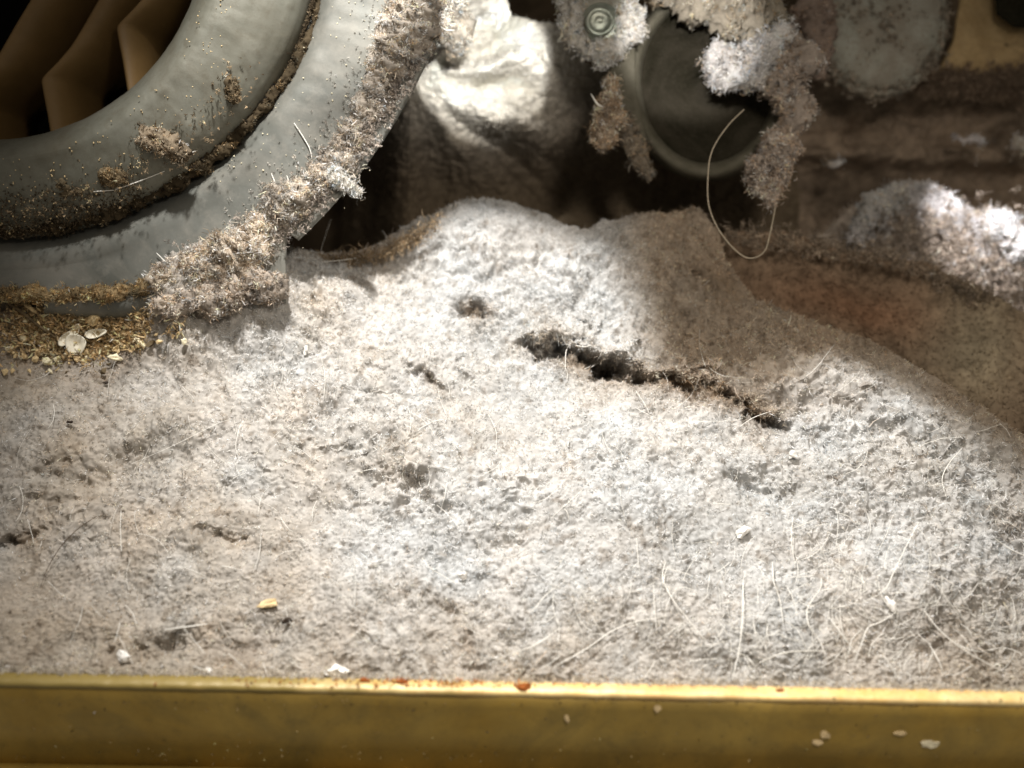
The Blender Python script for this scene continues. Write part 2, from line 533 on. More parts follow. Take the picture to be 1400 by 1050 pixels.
def bed_tone(px, py, P):
    """colour of the lint: white fluff, tan felt, brown stains, and painted shade"""
    n = len(px)
    base = np.ones((n, 3)) * np.array([0.70, 0.695, 0.68])
    tan = np.array([0.53, 0.46, 0.375])
    brown = np.array([0.26, 0.185, 0.115])
    k = np.clip((700 - px) / 800, 0, 1) * 1.0 + 0.35 * np.clip((px - 1150) / 400, 0, 1)  # tan felt; at the left it also paints in dimmer light
    k = np.clip(k + 0.6 * fbm(P, 5, 4, 0.6, seed=90), 0, 1)
    # bottom tanned in place of light falloff; shade behind the fold painted brown
    k = np.clip(k + 0.6 * np.clip((py - 790) / 150, 0, 1), 0, 1)
    back = 1 / (1 + np.exp(-((px - 885) / 18 + np.clip((py - 420), -60, 400) * -0.020)))
    back *= 1 / (1 + np.exp((py - np.interp(px, [850, 1040, 1140, 1250, 1400], [520, 530, 490, 540, 620])) / 16))
    k = np.clip(k + back, 0, 1)
    c = base * (1 - k[:, None]) + tan * k[:, None]
    c = c * (1 - 0.8 * back[:, None]) + np.array([0.44, 0.355, 0.27]) * 0.8 * back[:, None]
    b = 0  # stains, plus painted shade in the fold and hollows
    for (x, y, rx, ry, an, a) in [(110, 465, 110, 34, -12, 0.75), (60, 440, 90, 22, 0, 0.7), (180, 500, 50, 16, -30, 0.5), (298, 466, 22, 8, 5, 0.7),
                                  (65, 645, 40, 9, -15, 0.5), (20, 735, 30, 12, 0, 0.8), (320, 742, 30, 8, 15, 0.4), (368, 828, 14, 7, 0, 0.7),
                                  (605, 828, 22, 8, 10, 0.6), (350, 880, 60, 16, -30, 0.35), (215, 890, 60, 12, -15, 0.35), (640, 885, 12, 36, -20, 0.45),
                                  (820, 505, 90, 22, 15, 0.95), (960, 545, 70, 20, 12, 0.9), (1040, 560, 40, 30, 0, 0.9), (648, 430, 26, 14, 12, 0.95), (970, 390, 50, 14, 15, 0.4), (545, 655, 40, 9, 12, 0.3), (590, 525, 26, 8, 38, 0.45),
                                  (1130, 555, 70, 16, 5, 0.35), (720, 935, 30, 10, 0, 0.5), (1290, 870, 40, 34, 30, 0.35), (1390, 720, 30, 60, 0, 0.4),
                                  (1200, 470, 120, 22, 15, 0.35), (500, 345, 60, 14, -12, 0.5), (1000, 400, 70, 30, 30, 0.25)]:
        b = b + a * blob(px, py, x, y, rx, ry, an)
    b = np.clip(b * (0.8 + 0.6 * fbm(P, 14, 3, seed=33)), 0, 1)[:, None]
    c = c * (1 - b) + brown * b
    c = c * (1 + 0.30 * fbm(P, 30, 3, seed=44)[:, None])
    fl = np.clip((vn(P, 60, 46) + 0.6 * vn(P, 25, 47) - 0.62) * 1.8, 0, 0.45)[:, None]
    c = c * (1 - fl) + np.array([0.22, 0.165, 0.11]) * fl
    grey = (fbm(P, 7, 3, seed=61) * 0.05)[:, None]
    c = c * (1 + grey * np.array([-1, 0.1, 1.2]))
    return np.clip(c, 0.03, 0.85)


bcol = bed_tone(bpx, bpy_, BV)
bed = mesh('lint_bed', BV, BF, M_lint, None, bcol * 0.70)  # felt under the fuzz darkened to paint shade between fibres
tag(bed, 'thick pale bed of matted lint heaped behind the gold metal edge', 'lint', kind='stuff')

# fuzz standing up from it
fx, fy = bpx[BF[:, 0]], bpy_[BF[:, 0]]
wgt = 1.0 - 0.45 * np.clip((500 - fx) / 500, 0, 1)
wgt *= 1 + 0.7 * np.clip(1 - np.abs(fy - 480) / 200, 0, 1)
wgt *= (fx > -20) & (fx < 1420)
FC = BV[BF[:, 0]]
clot = vn(FC, 75, 31) + 0.7 * vn(FC, 140, 32)
wgt *= np.clip(0.35 + 1.3 * clot, 0.08, 2.5)
NF = 320000
P, Nn, idx = on_faces(BV, BF, NF, wgt)
flip = (Nn @ PN) < -0.3
Nn[flip] *= -1
lx, ly = fx[idx], fy[idx]
soft = np.clip((560 - lx) / 560, 0, 1)
crust_f = np.clip(0.75 + 1.5 * fbm(P, 3.2, 3, seed=2), 0.12, 1.6)
ln = 0.0125 * (1 - 0.3 * soft) * (0.6 + 0.45 * crust_f) * np.where(rng.random(NF) < 0.02, 2.6, 1)
fc = bcol[BF[idx, 0]] * np.exp(rng.normal(0, 0.34, NF) + 0.40 * vn(P, 55, 34) + 0.25 * vn(P, 24, 35) + 0.10)[:, None]
fc = np.clip(fc * 1.14 * (1 + rng.normal(0, 0.05, NF)[:, None] * np.array([1, 0, -1])), 0.02, 0.9)
V, F, c6 = fibres(P, Nn, ln, 0.0019, 0.42, 1.1, fc)
fz = mesh('lint_fuzz', V, F, M_fuzz, bed, c6, smooth=False)
tag(fz, kind='stuff')

# a coarse depth map of the bed as built, to lay small things on it
q = (BV - CAM)
dd = q @ FWD
qx = ((q @ RT) / dd * FOC + 700) / 4
qy = (525 - (q @ UP) / dd * FOC) / 4
ZB = np.full((270, 360), 99.0)
ok = (qx > 0) & (qx < 359) & (qy > 0) & (qy < 269)
np.minimum.at(ZB, (qy[ok].astype(int), qx[ok].astype(int)), dd[ok])


def on_bed(x, y, off=0.004):
    ix, iy = int(np.clip(x / 4, 1, 357)), int(np.clip(y / 4, 1, 267))
    w = ZB[iy - 1:iy + 2, ix - 1:ix + 2]
    w = w[w < 50]
    d = w.min() if len(w) else float(bed_depth(x, y))
    return W(x, y, d - off)


# ------------------------------------------------------------------ lumps of lint


def lump(name, path, mat_core, base, parent=None, sides=26, rings=None, rough=0.32, flat=1.0, fcount=3000, flen=0.016, fw=0.0021,
         freq=14, down=0.0, spread=0.32, lift=0.5, seed=1, slim=0.85, core=0.72):
    """path: rows of (px, py, depth, radius in px). A ragged lump with fibres; returns the object"""
    path = np.array(path, float)
    fcount = int(fcount * 1.7); flen = flen * 0.72; rough = rough * 1.25; sides = int(sides * 1.3)
    t = np.linspace(0, 1, len(path))
    tot = np.sum(np.hypot(np.diff(path[:, 0]), np.diff(path[:, 1])))
    rings = rings or int(max(14, tot / 2.4))
    tt = np.linspace(0, 1, rings)
    pp = np.stack([np.interp(tt, t, path[:, k]) for k in range(4)], 1)
    ctr = W(pp[:, 0], pp[:, 1], pp[:, 2])
    rad = pp[:, 3] / FOC * pp[:, 2] * slim
    cap = np.minimum(tt, 1 - tt) * tot / np.maximum(pp[:, 3], 1)
    rad = rad * np.sqrt(np.clip(1 - (1 - np.clip(cap, 0, 1)) ** 2, 0.0004, 1))
    T = unit(np.gradient(ctr, axis=0))
    A = unit(np.cross(T, FWD))
    B = -FWD * np.ones((rings, 1))
    th = np.linspace(0, 2 * np.pi, sides, endpoint=False)
    dirs = A[:, None] * np.cos(th)[None, :, None] + B[:, None] * np.sin(th)[None, :, None] * flat
    G = ctr[:, None] + dirs * rad[:, None, None]
    n0 = unit(dirs)
    rr = rad[:, None]
    disp = rr * rough * (fbm(G, freq, 4, 0.6, seed=seed) * 1.6) + 0.5 * rr * rough * (1 - 2 * np.abs(vn(G, freq * 3.5, seed + 5))) + 0.25 * rr * rough * vn(G, 130, seed + 6)
    G = G + n0 * disp[..., None]
    V = G.reshape(-1, 3)
    F = grid_faces(rings, sides, True)
    cl = np.ones((len(V), 3)) * np.array(base) * (1 + 0.5 * fbm(V, 16, 3, seed=seed + 9)[:, None])
    cl = np.clip(cl, 0.02, 0.85)
    o = mesh(name, V, F, mat_core, parent, cl * core)
    if fcount:
        per = 26
        P, Nn, idx = on_faces(V, F, max(fcount // per, 4))
        hue = np.repeat(rng.normal(0, 1, (len(P), 2)), per, axis=0)
        tuft = np.repeat(np.abs(rng.normal(0, 1, len(P))) + 0.25, per)[:, None]
        P, Nn, idx = np.repeat(P, per, 0), np.repeat(Nn, per, 0), np.repeat(idx, per)
        fcount = len(P)
        P = P + unit(rng.normal(size=P.shape)) * tuft * rng.random((fcount, 1)) * flen * 0.8
        c0 = ctr[np.clip(F[idx, 0] // sides, 0, rings - 1)]
        sgn = np.sign(np.sum(Nn * (P - c0), 1))[:, None]
        Nn = Nn * np.where(sgn == 0, 1, sgn)
        fc = cl[F[idx, 0]] * np.exp(rng.normal(0, spread * 0.6, fcount) + spread * 1.3 * hue[:, 0])[:, None]
        fc = fc * (1 + 0.06 * hue[:, 1:2] * np.array([1, 0, -1.3]))
        fc = np.clip(fc * (1.15 + rng.normal(0, 0.06, fcount)[:, None] * np.array([1, 0, -1])), 0.02, 0.9)
        wisp = np.where(rng.random(fcount) < 0.02, 2.0, 1.0)
        V2, F2, c6 = fibres(P, Nn, wisp * flen * (0.30 + 0.36 * tuft[:, 0]), fw, lift * 0.6, 1.3, fc, down)
        par = o if parent is None else parent
        f = mesh('fuzz', V2, F2, M_fuzz, par, c6, smooth=False)
        tag(f, kind='stuff')
    return o


# ------------------------------------------------------------------ metal edge along the front

zt = W(-80, float(lipy(-80)), LIP_D)[2]


def on_z(px, py, z):
    r = FWD + (px - 700) / FOC * RT + (525 - py) / FOC * UP
    k = (z - CAM[2]) / r[2]
    return CAM + r * k


e0, e1 = on_z(-90, float(lipy(-90)), zt), on_z(1490, float(lipy(1490)), zt)
along = unit(e1 - e0)
side = unit(np.cross(along, np.array([0, 0, 1.0])))
side = -side if side[1] > 0 else side         # towards the viewer


def sweep(name, prof, mat, parent, n=180, wob=0.0, seed=3, closed=True):
    t = np.linspace(0, 1, n)[:, None]
    line = e0 + (e1 - e0) * t
    prof = np.array(prof)
    G = line[:, None] + prof[None, :, 0, None] * side + prof[None, :, 1, None] * np.array([0, 0, 1.0])
    if wob:
        G = G + (wob * vn(G, 9, seed) + wob * 0.6 * vn(G, 45, seed + 1))[..., None] * (side + np.array([0, 0, 1.0]))
    return mesh(name, G.reshape(-1, 3), grid_faces(n, len(prof), closed), mat, parent)


edge = empty('metal_edge', (e0 + e1) / 2)
tag(edge, 'olive gold painted metal cabinet edge running along the bottom of the picture', 'metal edge')
# profile: (towards viewer, up)
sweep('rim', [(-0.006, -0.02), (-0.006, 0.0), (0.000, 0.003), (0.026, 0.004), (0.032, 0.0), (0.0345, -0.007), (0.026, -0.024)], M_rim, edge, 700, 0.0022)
sweep('front_face', [(0.030, -0.016), (0.032, -0.05), (0.0315, -0.13), (0.032, -0.268), (0.012, -0.268), (0.008, -0.016)], M_gold, edge, 120, 0.0004)
sweep('bottom_fold', [(0.026, -0.262), (0.045, -0.262), (0.062, -0.266), (0.068, -0.276), (0.066, -0.31), (0.05, -0.32), (0.026, -0.31)], M_gold, edge, 120, 0.0006)

# ------------------------------------------------------------------ blower housing: inlet ring and scroll plate
RD = 2.68                                   # depth of the plate
AX, AY = -11.0, -100.0


def ray_circle(th, cx, cy, r):
    """distance from (AX,AY) along angle th to a circle, in px"""
    dx, dy = np.cos(th), np.sin(th)
    fx_, fy_ = AX - cx, AY - cy
    b = fx_ * dx + fy_ * dy
    c = fx_ * fx_ + fy_ * fy_ - r * r
    return -b + np.sqrt(np.maximum(b * b - c, 0))


th = np.linspace(0, 2 * np.pi, 361)[:-1]
# fine steps where it shows, coarse round the back
th = np.sort(np.concatenate([np.linspace(-0.15, 1.9, 300), np.linspace(1.95, 2 * np.pi - 0.2, 70)]))
r_in = ray_circle(th, AX, AY, 291)
r_gr = ray_circle(th, 7.5, -110.6, 438.7)
housing = empty('blower_housing', W(AX, AY, RD))
tag(housing, 'dusty grey steel blower housing with a round inlet hole, upper left', 'blower housing')


def rings(name, rows, mat, noise=0.0, seed=1):
    """rows: (radius array px, depth)"""
    G = []
    for r, d in rows:
        d = np.ones(len(th)) * (d + 0.12)
        # radius is meant in the plane of the plate
        G.append(W(AX + r * np.cos(th), AY + r * np.sin(th), d))
    G = np.array(G)
    if noise:
        G = G - FWD * (noise * fbm(G, 14, 4, seed=seed))[..., None]
    return mesh(name, G.reshape(-1, 3), grid_faces(len(rows), len(th), True), mat, housing)


def mixr(a, b, t):
    return a * (1 - t) + b * t


rows = [(r_in * 1.0 + 6, 2.75), (r_in + 1, 2.64), (r_in, 2.575), (r_in + 1.5, 2.545), (r_in + 5, 2.512), (r_in + 10, 2.485), (r_in + 17, 2.465), (r_in + 24, 2.453)]
for t, d in [(0.2, 2.450), (0.32, 2.458), (0.45, 2.470), (0.58, 2.486), (0.7, 2.505), (0.8, 2.527), (0.88, 2.551), (0.94, 2.578), (0.98, 2.602)]:
    rows.append((mixr(r_in, r_gr, t), d))
# extra loops for a dented skin
dense = []
for k in range(len(rows) - 1):
    m = 3 if k >= 5 else 1
    for j in range(m):
        a = j / m
        dense.append((rows[k][0] * (1 - a) + rows[k + 1][0] * a, rows[k][1] * (1 - a) + rows[k + 1][1] * a))
dense.append(rows[-1])
rings('inlet_ring', dense, M_grey, 0.006, 4)

# scroll plate: its outer outline is an offset circle, squared off at the foot
oc = ray_circle(th, -128.8, -243.2, 785)
dx, dy = np.cos(th), np.sin(th)
foot_r = np.where((dx > 0.01) & (dy > 0), (392 - AX) / np.maximum(dx, 0.01), 9999)      # vertical side x = 392
foot_b = np.where(dy > 0.05, (np.where(AX + 540 * dx > 225, 414, 410) - AY) / np.maximum(dy, 0.05), 9999)                    # bottom y = 452
foot = np.minimum(foot_r, foot_b)
low = (dy > 0) & (th > 0.80)
ro = np.where(low, np.maximum(np.minimum(foot, 900), r_gr + 30), oc)
ro = np.where((th > np.pi * 0.5), np.minimum(ro, 640), ro)
dr = lambda t: mixr(r_gr, ro, t)
rows = [(r_gr - 4, 2.63), (r_gr + 3, 2.612), (r_gr + 8, 2.590), (r_gr + 14, 2.572), (r_gr + 21, 2.563), (r_gr + 30, 2.560), (r_gr + 40, 2.562)]
rows += [(np.maximum(dr(t), r_gr + 41 + t), 2.563) for t in (0.35, 0.45, 0.55, 0.65, 0.75, 0.85, 0.93)]
rows += [(ro - 5, 2.563), (ro - 1.5, 2.566), (ro, 2.572), (ro - 1, 2.60), (ro - 4, 2.60)]
rings('scroll_plate', rows, M_flange, 0.0035, 8)
# the drum behind the plate and the closed back, painted black for the shade inside
rings('drum_wall', [(r_gr + 60, 2.61), (r_gr + 64, 2.9), (r_gr + 64, 3.35)], M_black)
rings('back_plate', [(r_gr + 70, 3.36), (r_in * 0.6, 3.37), (r_in * 0.02, 3.37)], M_black)
# round collar under the foot, half buried
cc = []
for k, x in enumerate(np.linspace(60, 232, 30)):
    a = np.linspace(-0.4, 1.4, 14) * math.pi
    cy = 404 + 6 * math.sin((x - 60) / 172 * math.pi)
    cc.append(W(x + 0 * a, cy - 26 * np.sin(a - 1.6), 2.73 - 0.05 * np.cos(a - 1.6)))
mesh('foot_collar', np.array(cc).reshape(-1, 3), grid_faces(30, 14), M_flange, housing)

# ------------------------------------------------------------------ blower wheel
wheel = empty('blower_fan', W(AX, AY, 2.80))
tag(wheel, 'amber plastic fan wheel with curved blades inside the inlet hole', 'fan wheel')
u = 2.85 / FOC
Ob = W(AX, AY, 2.85)


def pol(px, py, d):
    """photo offset from the wheel's hub"""
    return np.array([px - AX, py - AY, d])


# the near edge of a blade, from its kinked tip upwards and down to the ring
E = np.array([(196, -110), (178, -72), (158, -38), (136, -2), (112, 40), (97, 64), (78, 86), (64, 100), (58, 107), (57, 112), (60, 130), (65, 155), (69, 180), (76, 225)], float)
ts = np.linspace(0, len(E) - 1, 60)
Ex = np.interp(ts, range(len(E)), E[:, 0]); Ey = np.interp(ts, range(len(E)), E[:, 1])
wide = np.interp(ts, [0, 5, 9, 13], [54, 48, 34, 26])
G = []
for a in np.linspace(0, math.pi / 2, 16):
    G.append(W(Ex + wide * math.sin(a), Ey - wide * 0.30 * math.sin(a), 2.80 * np.ones(len(Ex))) + FWD * (0.30 * (1 - math.cos(a)) ** 1.2))
for a in np.linspace(math.pi / 2, 0, 8):
    G.append(W(Ex + wide * 0.97 * math.sin(a) + 1.5, Ey - wide * 0.30 * math.sin(a), 2.80 * np.ones(len(Ex))) + FWD * (0.012 + 0.30 * (1 - math.cos(a)) ** 1.2))
G = np.array(G)
nb = len(Ex)
ff = np.concatenate([grid_faces(len(G), nb), np.stack([np.arange(nb - 1) + (len(G) - 1) * nb, np.arange(1, nb) + (len(G) - 1) * nb, np.arange(1, nb), np.arange(nb - 1)], -1)])
first = mesh('blade', G.reshape(-1, 3), ff, M_amber, wheel)
for dx_, dy_ in [(103, -72), (-112, 32), (206, -150)]:
    c = first.copy()
    C.objects.link(c)
    c.parent = wheel
    c.location = tuple(W(AX + dx_, AY + dy_, 2.80) - W(AX, AY, 2.80))
# ------------------------------------------------------------------ behind: walls and floor of the cabinet
def flat_patch(name, x0, x1, yb, yt, d0, d1, base, mat, nx=160, ny=120, amp=0.03, freq=4, seed=5, col2=None, parent=None, ridge=0.0):
    px, py = np.meshgrid(np.linspace(x0, x1, nx), np.linspace(yb, yt, ny))
    t = (py - yb) / (yt - yb)
    G = W(px, py, d0 + (d1 - d0) * t)
    G = G - FWD * (amp * fbm(G, freq, 5, 0.5, seed) + ridge * (1 - 2 * np.abs(vn(G * np.array([0.5, 1, 2.5]), freq * 1.5, seed + 3))))[..., None]
    V = G.reshape(-1, 3)
    cl = np.ones((len(V), 3)) * np.array(base) * (1 + 0.6 * fbm(V, 6, 4, seed=seed + 2)[:, None])
    return mesh(name, V, grid_faces(ny, nx), mat, parent, np.clip(cl, 0.01, 0.8))


bw = flat_patch('back_wall', -500, 2000, 900, -400, 4.6, 4.6, (0.10, 0.075, 0.05), M_dim, 200, 120, 0.10, 2.0)
tag(bw, 'dark brown dusty back wall of the cabinet', kind='structure')
fl_c = W(700, 950, 2.2)
fv = [(-4, fl_c[1] - 0.02, zt - 0.45), (4, fl_c[1] - 0.02, zt - 0.45), (4, 6, zt - 0.45), (-4, 6, zt - 0.45)]
fl = mesh('floor', fv, [[0, 1, 2, 3]], M_black, None, np.ones((4, 3)) * 0.1, smooth=False)
tag(fl, 'dark metal floor of the cabinet under the lint', kind='structure')

# brown slope of old dust behind the bed at the right
def slope_disp(px, py, P):
    return 0.075 * fbm(P, 4, 5, 0.55, 15) + 0.010 * vn(P, 22, 3) + 0.005 * vn(P, 60, 4), np.zeros(px.shape)


SX = [940, 1000, 1060, 1140, 1230, 1320, 1400, 1500]
sG, spx, spy = patch((900, 1500), lambda x: np.interp(x, [900, 1100, 1500], [470, 560, 760]),
                     lambda x: np.interp(x, [900, 1000, 1060, 1140, 1230, 1320, 1400, 1500], [320, 318, 322, 334, 352, 392, 432, 470]),
                     lambda px, py: bed_depth(px, py) * 0 + 2.78 + np.clip((600 - py) / 300, -0.5, 1.2) * 0.42, 260, 120, slope_disp, PN, PT, 0.3, 10)
sV = sG.reshape(-1, 3); sF = grid_faces(sG.shape[0], 260)
sx, sy = spx.ravel(), spy.ravel()
scol = np.ones((len(sV), 3)) * np.array([0.215, 0.155, 0.105])
red = blob(sx, sy, 1180, 420, 130, 30, 10)[:, None]
scol = scol * (1 - red * 0.65) + np.array([0.24, 0.125, 0.07]) * red * 0.65
gr = blob(sx, sy, 1340, 470, 70, 90)[:, None]
scol = scol * (1 - gr * 0.7) + np.array([0.38, 0.33, 0.23]) * gr * 0.7
scol *= 1 + 0.45 * fbm(sV, 8, 4, seed=19)[:, None]
sl = mesh('dust_slope', sV, sF, M_dim, None, np.clip(scol, 0.02, 0.8))
tag(sl, 'smooth brown slope of settled dust behind the pale lint at the right', 'dust', kind='stuff')
P, Nn, idx = on_faces(sV, sF, 26000)
Nn[(Nn @ PN) < 0] *= -1
V, F, c6 = fibres(P, Nn, 0.018, 0.0024, 0.4, 0.9, np.clip(scol[sF[idx, 0]] * np.exp(rng.normal(0, .3, 26000))[:, None], .02, .8))
tag(mesh('fuzz', V, F, M_fuzz, sl, c6, smooth=False), kind='stuff')

# far bank at the right with a fluffy crest
fX = [1080, 1130, 1160, 1200, 1240, 1280, 1320, 1350, 1400, 1500]
fY = [330, 320, 290, 262, 250, 262, 285, 312, 300, 330]
fG, fpx, fpy = patch((1080, 1500), lambda x: 480 + 0 * x, lambda x: np.interp(x, fX, fY),
                     lambda px, py: 3.45 - (py - 300) / 600 * 0.5, 220, 110, lambda px, py, P: (0.13 * fbm(P, 8, 4, .6, 40) + 0.02 * vn(P, 30, 6), 0 * px), unit(PN - FWD), PT, 0.3, 8)
fV = fG.reshape(-1, 3); fF = grid_faces(fG.shape[0], 220)
fcl = np.ones((len(fV), 3)) * np.array([0.46, 0.40, 0.34]) * (1 + 0.5 * fbm(fV, 9, 4, seed=8)[:, None])
fb = mesh('lint_bank', fV, fF, M_lint, None, np.clip(fcl, .03, .8))
tag(fb, 'grey brown bank of lint at the right edge with bright fluff along its crest', 'lint', kind='stuff')
P, Nn, idx = on_faces(fV, fF, 22000)
V, F, c6 = fibres(P, Nn, 0.03, 0.003, 0.4, 0.9, np.clip(fcl[fF[idx, 0]] * 1.3, .02, .85))
tag(mesh('fuzz', V, F, M_fuzz, fb, c6, smooth=False), kind='stuff')

# ------------------------------------------------------------------ the draped white sheet of lint at the top centre
ny, nx = 260, 300
px, py = np.meshgrid(np.linspace(470, 1090, nx), np.linspace(350, -40, ny))
wob = fbm(W(px, py, 3.2), 5, 3, seed=71)
D = 3.42 - 0.24 * blob(px, py, 650, 95, 150, 120) + 0.22 * blob(px, py, 740, 270, 220, 70) + 0.0008 * np.clip(px - 760, 0, 400)
left = np.clip((560 - px) / 60, 0, 1.5)
D = D + 0.5 * left ** 1.5 * (py > -999)
# folds fanning out to the right from (600, 120)
an = np.arctan2(py - 110 + 18 * wob, px - 560)
rr = np.hypot(px - 560, py - 110)
fold = np.cos(an * 11 + 1.2 + wob * 1.6)
amp = 0.075 * np.clip((px - 590) / 80, 0, 1) * np.clip((860 - px) / 160, 0, 1) * np.clip((330 - py) / 160, 0.1, 1)
D = D - amp * fold
vert = np.cos((px - 560) / 17 + wob * 3)
D = D - 0.055 * vert * np.clip((620 - px) / 60, 0, 1) * np.clip((py - 140) / 60, 0, 1)
G = W(px, py, D)
G = G - FWD * (0.018 * fbm(G, 10, 4, 0.6, 72) + 0.030 * np.abs(vn(np.stack([px / 120.0 + 0.4 * an, rr / 400.0 + 9 * an, 0 * px], -1), 1.0, 79)) + 0.018 * np.abs(vn(G, 26, 75)) + 0.016 * np.abs(vn(G, 48, 76)) + 0.010 * vn(G, 90, 73))[..., None]
dV = G.reshape(-1, 3); dF = grid_faces(ny, nx)
ppx, ppy = px.ravel(), py.ravel()
dcl = np.ones((len(dV), 3)) * np.array([0.16, 0.125, 0.085])
wh = np.clip(1.7 * (blob(ppx, ppy, 650, 78, 125, 88)), 0, 1) ** 0.9  # pool of light painted white, the shaded rest of the sheet dark
dcl = dcl * (1 - wh[:, None]) + np.array([0.80, 0.77, 0.70]) * wh[:, None]
dcl *= 1 + 0.30 * fbm(dV, 9, 4, seed=74)[:, None]
# holes in the sheet above it: dark
keep = ~((ppy < np.interp(ppx, [470, 600, 690, 700, 760, 830, 850, 1090], [-99, -99, -20, 25, 35, 60, 90, 95])))
kf = keep[dF].all(axis=1)
holes = (blob(ppx, ppy, 830, 88, 36, 10, 3) > 0.45)
kf &= ~holes[dF].any(axis=1)
drape = mesh('draped_lint_sheet', dV, dF[kf], M_lint, None, np.clip(dcl, .02, .8))
tag(drape, 'crumpled sheet of white lint draped in folds beside the blower housing', 'lint sheet')
P, Nn, idx = on_faces(dV, dF[kf], 30000)
Nn[(Nn @ FWD) > 0] *= -1
V, F, c6 = fibres(P, Nn, 0.017, 0.0024, 0.3, 1.0, np.clip(dcl[dF[kf][idx, 0]] * np.exp(rng.normal(0, .2, 30000))[:, None], .02, .85))
tag(mesh('fuzz', V, F, M_fuzz, drape, c6, smooth=False), kind='stuff')

# ------------------------------------------------------------------ round dark motor cup
def disc(name, cx, cy, rx, ry, prof, mat, parent, n=96, noise=0.0, seed=2, tilt=0.0):
    """prof: (radius factor, depth)"""
    a = np.linspace(0, 2 * np.pi, n, endpoint=False)
    G = np.array([W(cx + rx * f * np.cos(a), cy + ry * f * np.sin(a), d + tilt * f * np.sin(a)) for f, d in prof])
    if noise:
        G = G - FWD * (noise * fbm(G, 9, 4, seed=seed))[..., None]
    return mesh(name, G.reshape(-1, 3), grid_faces(len(prof), n, True), mat, parent)


motor = empty('motor_cup', W(965, 115, 3.1))
tag(motor, 'round dark olive motor cup with a lighter rim, top centre right', 'motor')
disc('cup_face', 967, 112, 100, 122, [(0.01, 3.12), (0.3, 3.115), (0.6, 3.11), (0.85, 3.10), (0.93, 3.09)], M_dark, motor, noise=0.01)
disc('cup_rim', 967, 112, 100, 122, [(0.90, 3.10), (0.93, 3.07), (0.97, 3.05), (1.02, 3.045), (1.06, 3.06), (1.09, 3.09), (1.11, 3.14), (1.12, 3.4)], M_darkrim, motor, noise=0.012)

# bracket with the bolt
brk = empty('mounting_bracket', W(845, 60, 2.95))
tag(brk, 'lint covered bracket holding a zinc bolt left of the dark motor cup', 'bracket')
bp = np.array([(786, -40), (792, 20), (806, 58), (828, 76), (834, 120), (842, 180), (862, 235), (884, 240), (882, 190), (868, 120), (864, 60), (872, -40)], float)


def plate(name, poly, d, thick, mat, parent, sub=6, noise=0.004, seed=3):
    """a thick plate from an outline traced in the photograph, bevelled all round"""
    c = poly.mean(axis=0)
    nn = len(poly)
    t = np.arange(nn * sub) / sub
    i = t.astype(int) % nn
    f = (t - t.astype(int))[:, None]
    out = poly[i] * (1 - f) + poly[(i + 1) % nn] * f
    G = []
    for s, dz in [(0.02, 0), (0.35, -0.002), (0.7, -0.001), (0.92, 0.001), (0.98, 0.006), (1.0, 0.014), (1.0, thick), (0.9, thick)]:
        q = c + (out - c) * s
        G.append(W(q[:, 0], q[:, 1], d + dz))
    G = np.array(G)
    if noise:
        G = G - FWD * (noise * fbm(G, 16, 3, seed=seed))[..., None]
    return mesh(name, G.reshape(-1, 3), grid_faces(len(G), len(out), True), mat, parent)


# the bracket narrows: two overlapping plates, the lower behind
plate('arm', np.array([(826, 60), (868, 56), (870, 120), (884, 190), (890, 246), (868, 232), (846, 190), (836, 130)], float), 2.99, 0.05, M_darkrim, brk)
plate('pad', np.array([(784, -40), (788, 10), (800, 50), (822, 72), (850, 76), (868, 60), (872, 20), (874, -40)], float), 2.955, 0.04, M_cap, brk)
disc('washer', 822, 31, 27, 27, [(0.55, 2.925), (0.9, 2.922), (1.0, 2.928), (1.02, 2.95)], M_bolt, brk, 48)
disc('bolt_head', 820, 29, 20, 20, [(0.01, 2.896), (0.35, 2.893), (0.6, 2.900), (0.72, 2.888), (0.9, 2.884), (1.0, 2.893), (1.05, 2.93)], M_bolt, brk, 48)

# round grey green cover, tan board, dark box
cap = empty('round_cover', W(1198, 20, 3.2))
tag(cap, 'round dusty grey green cover at the top right', 'round cover')
disc('cover_face', 1200, 24, 92, 106, [(0.01, 3.20), (0.3, 3.20), (0.55, 3.205), (0.75, 3.215), (0.88, 3.23), (0.94, 3.25)], M_cap, cap, noise=0.03, seed=12)
disc('cover_rim', 1200, 24, 92, 106, [(0.93, 3.25), (0.97, 3.24), (1.01, 3.25), (1.04, 3.28), (1.05, 3.5)], M_cap, cap, noise=0.02, seed=12)
board = empty('tan_board', W(1350, 70, 3.45))
tag(board, 'rough tan board behind the round cover at the top right corner', 'board')
plate('board_face', np.array([(1268, 128), (1300, 60), (1318, -30), (1500, -40), (1500, 105), (1400, 108), (1330, 110)], float), 3.42, 0.12, M_tan, board, 8, 0.03)
dbox = empty('dark_box', W(1400, 0, 3.3))
tag(dbox, 'dark brown box corner in front of the tan board', 'box')
plate('box_face', np.array([(1356, -60), (1362, 20), (1385, 38), (1480, 42), (1480, -60)], float), 3.33, 0.15, M_dark, dbox, 8, 0.006)

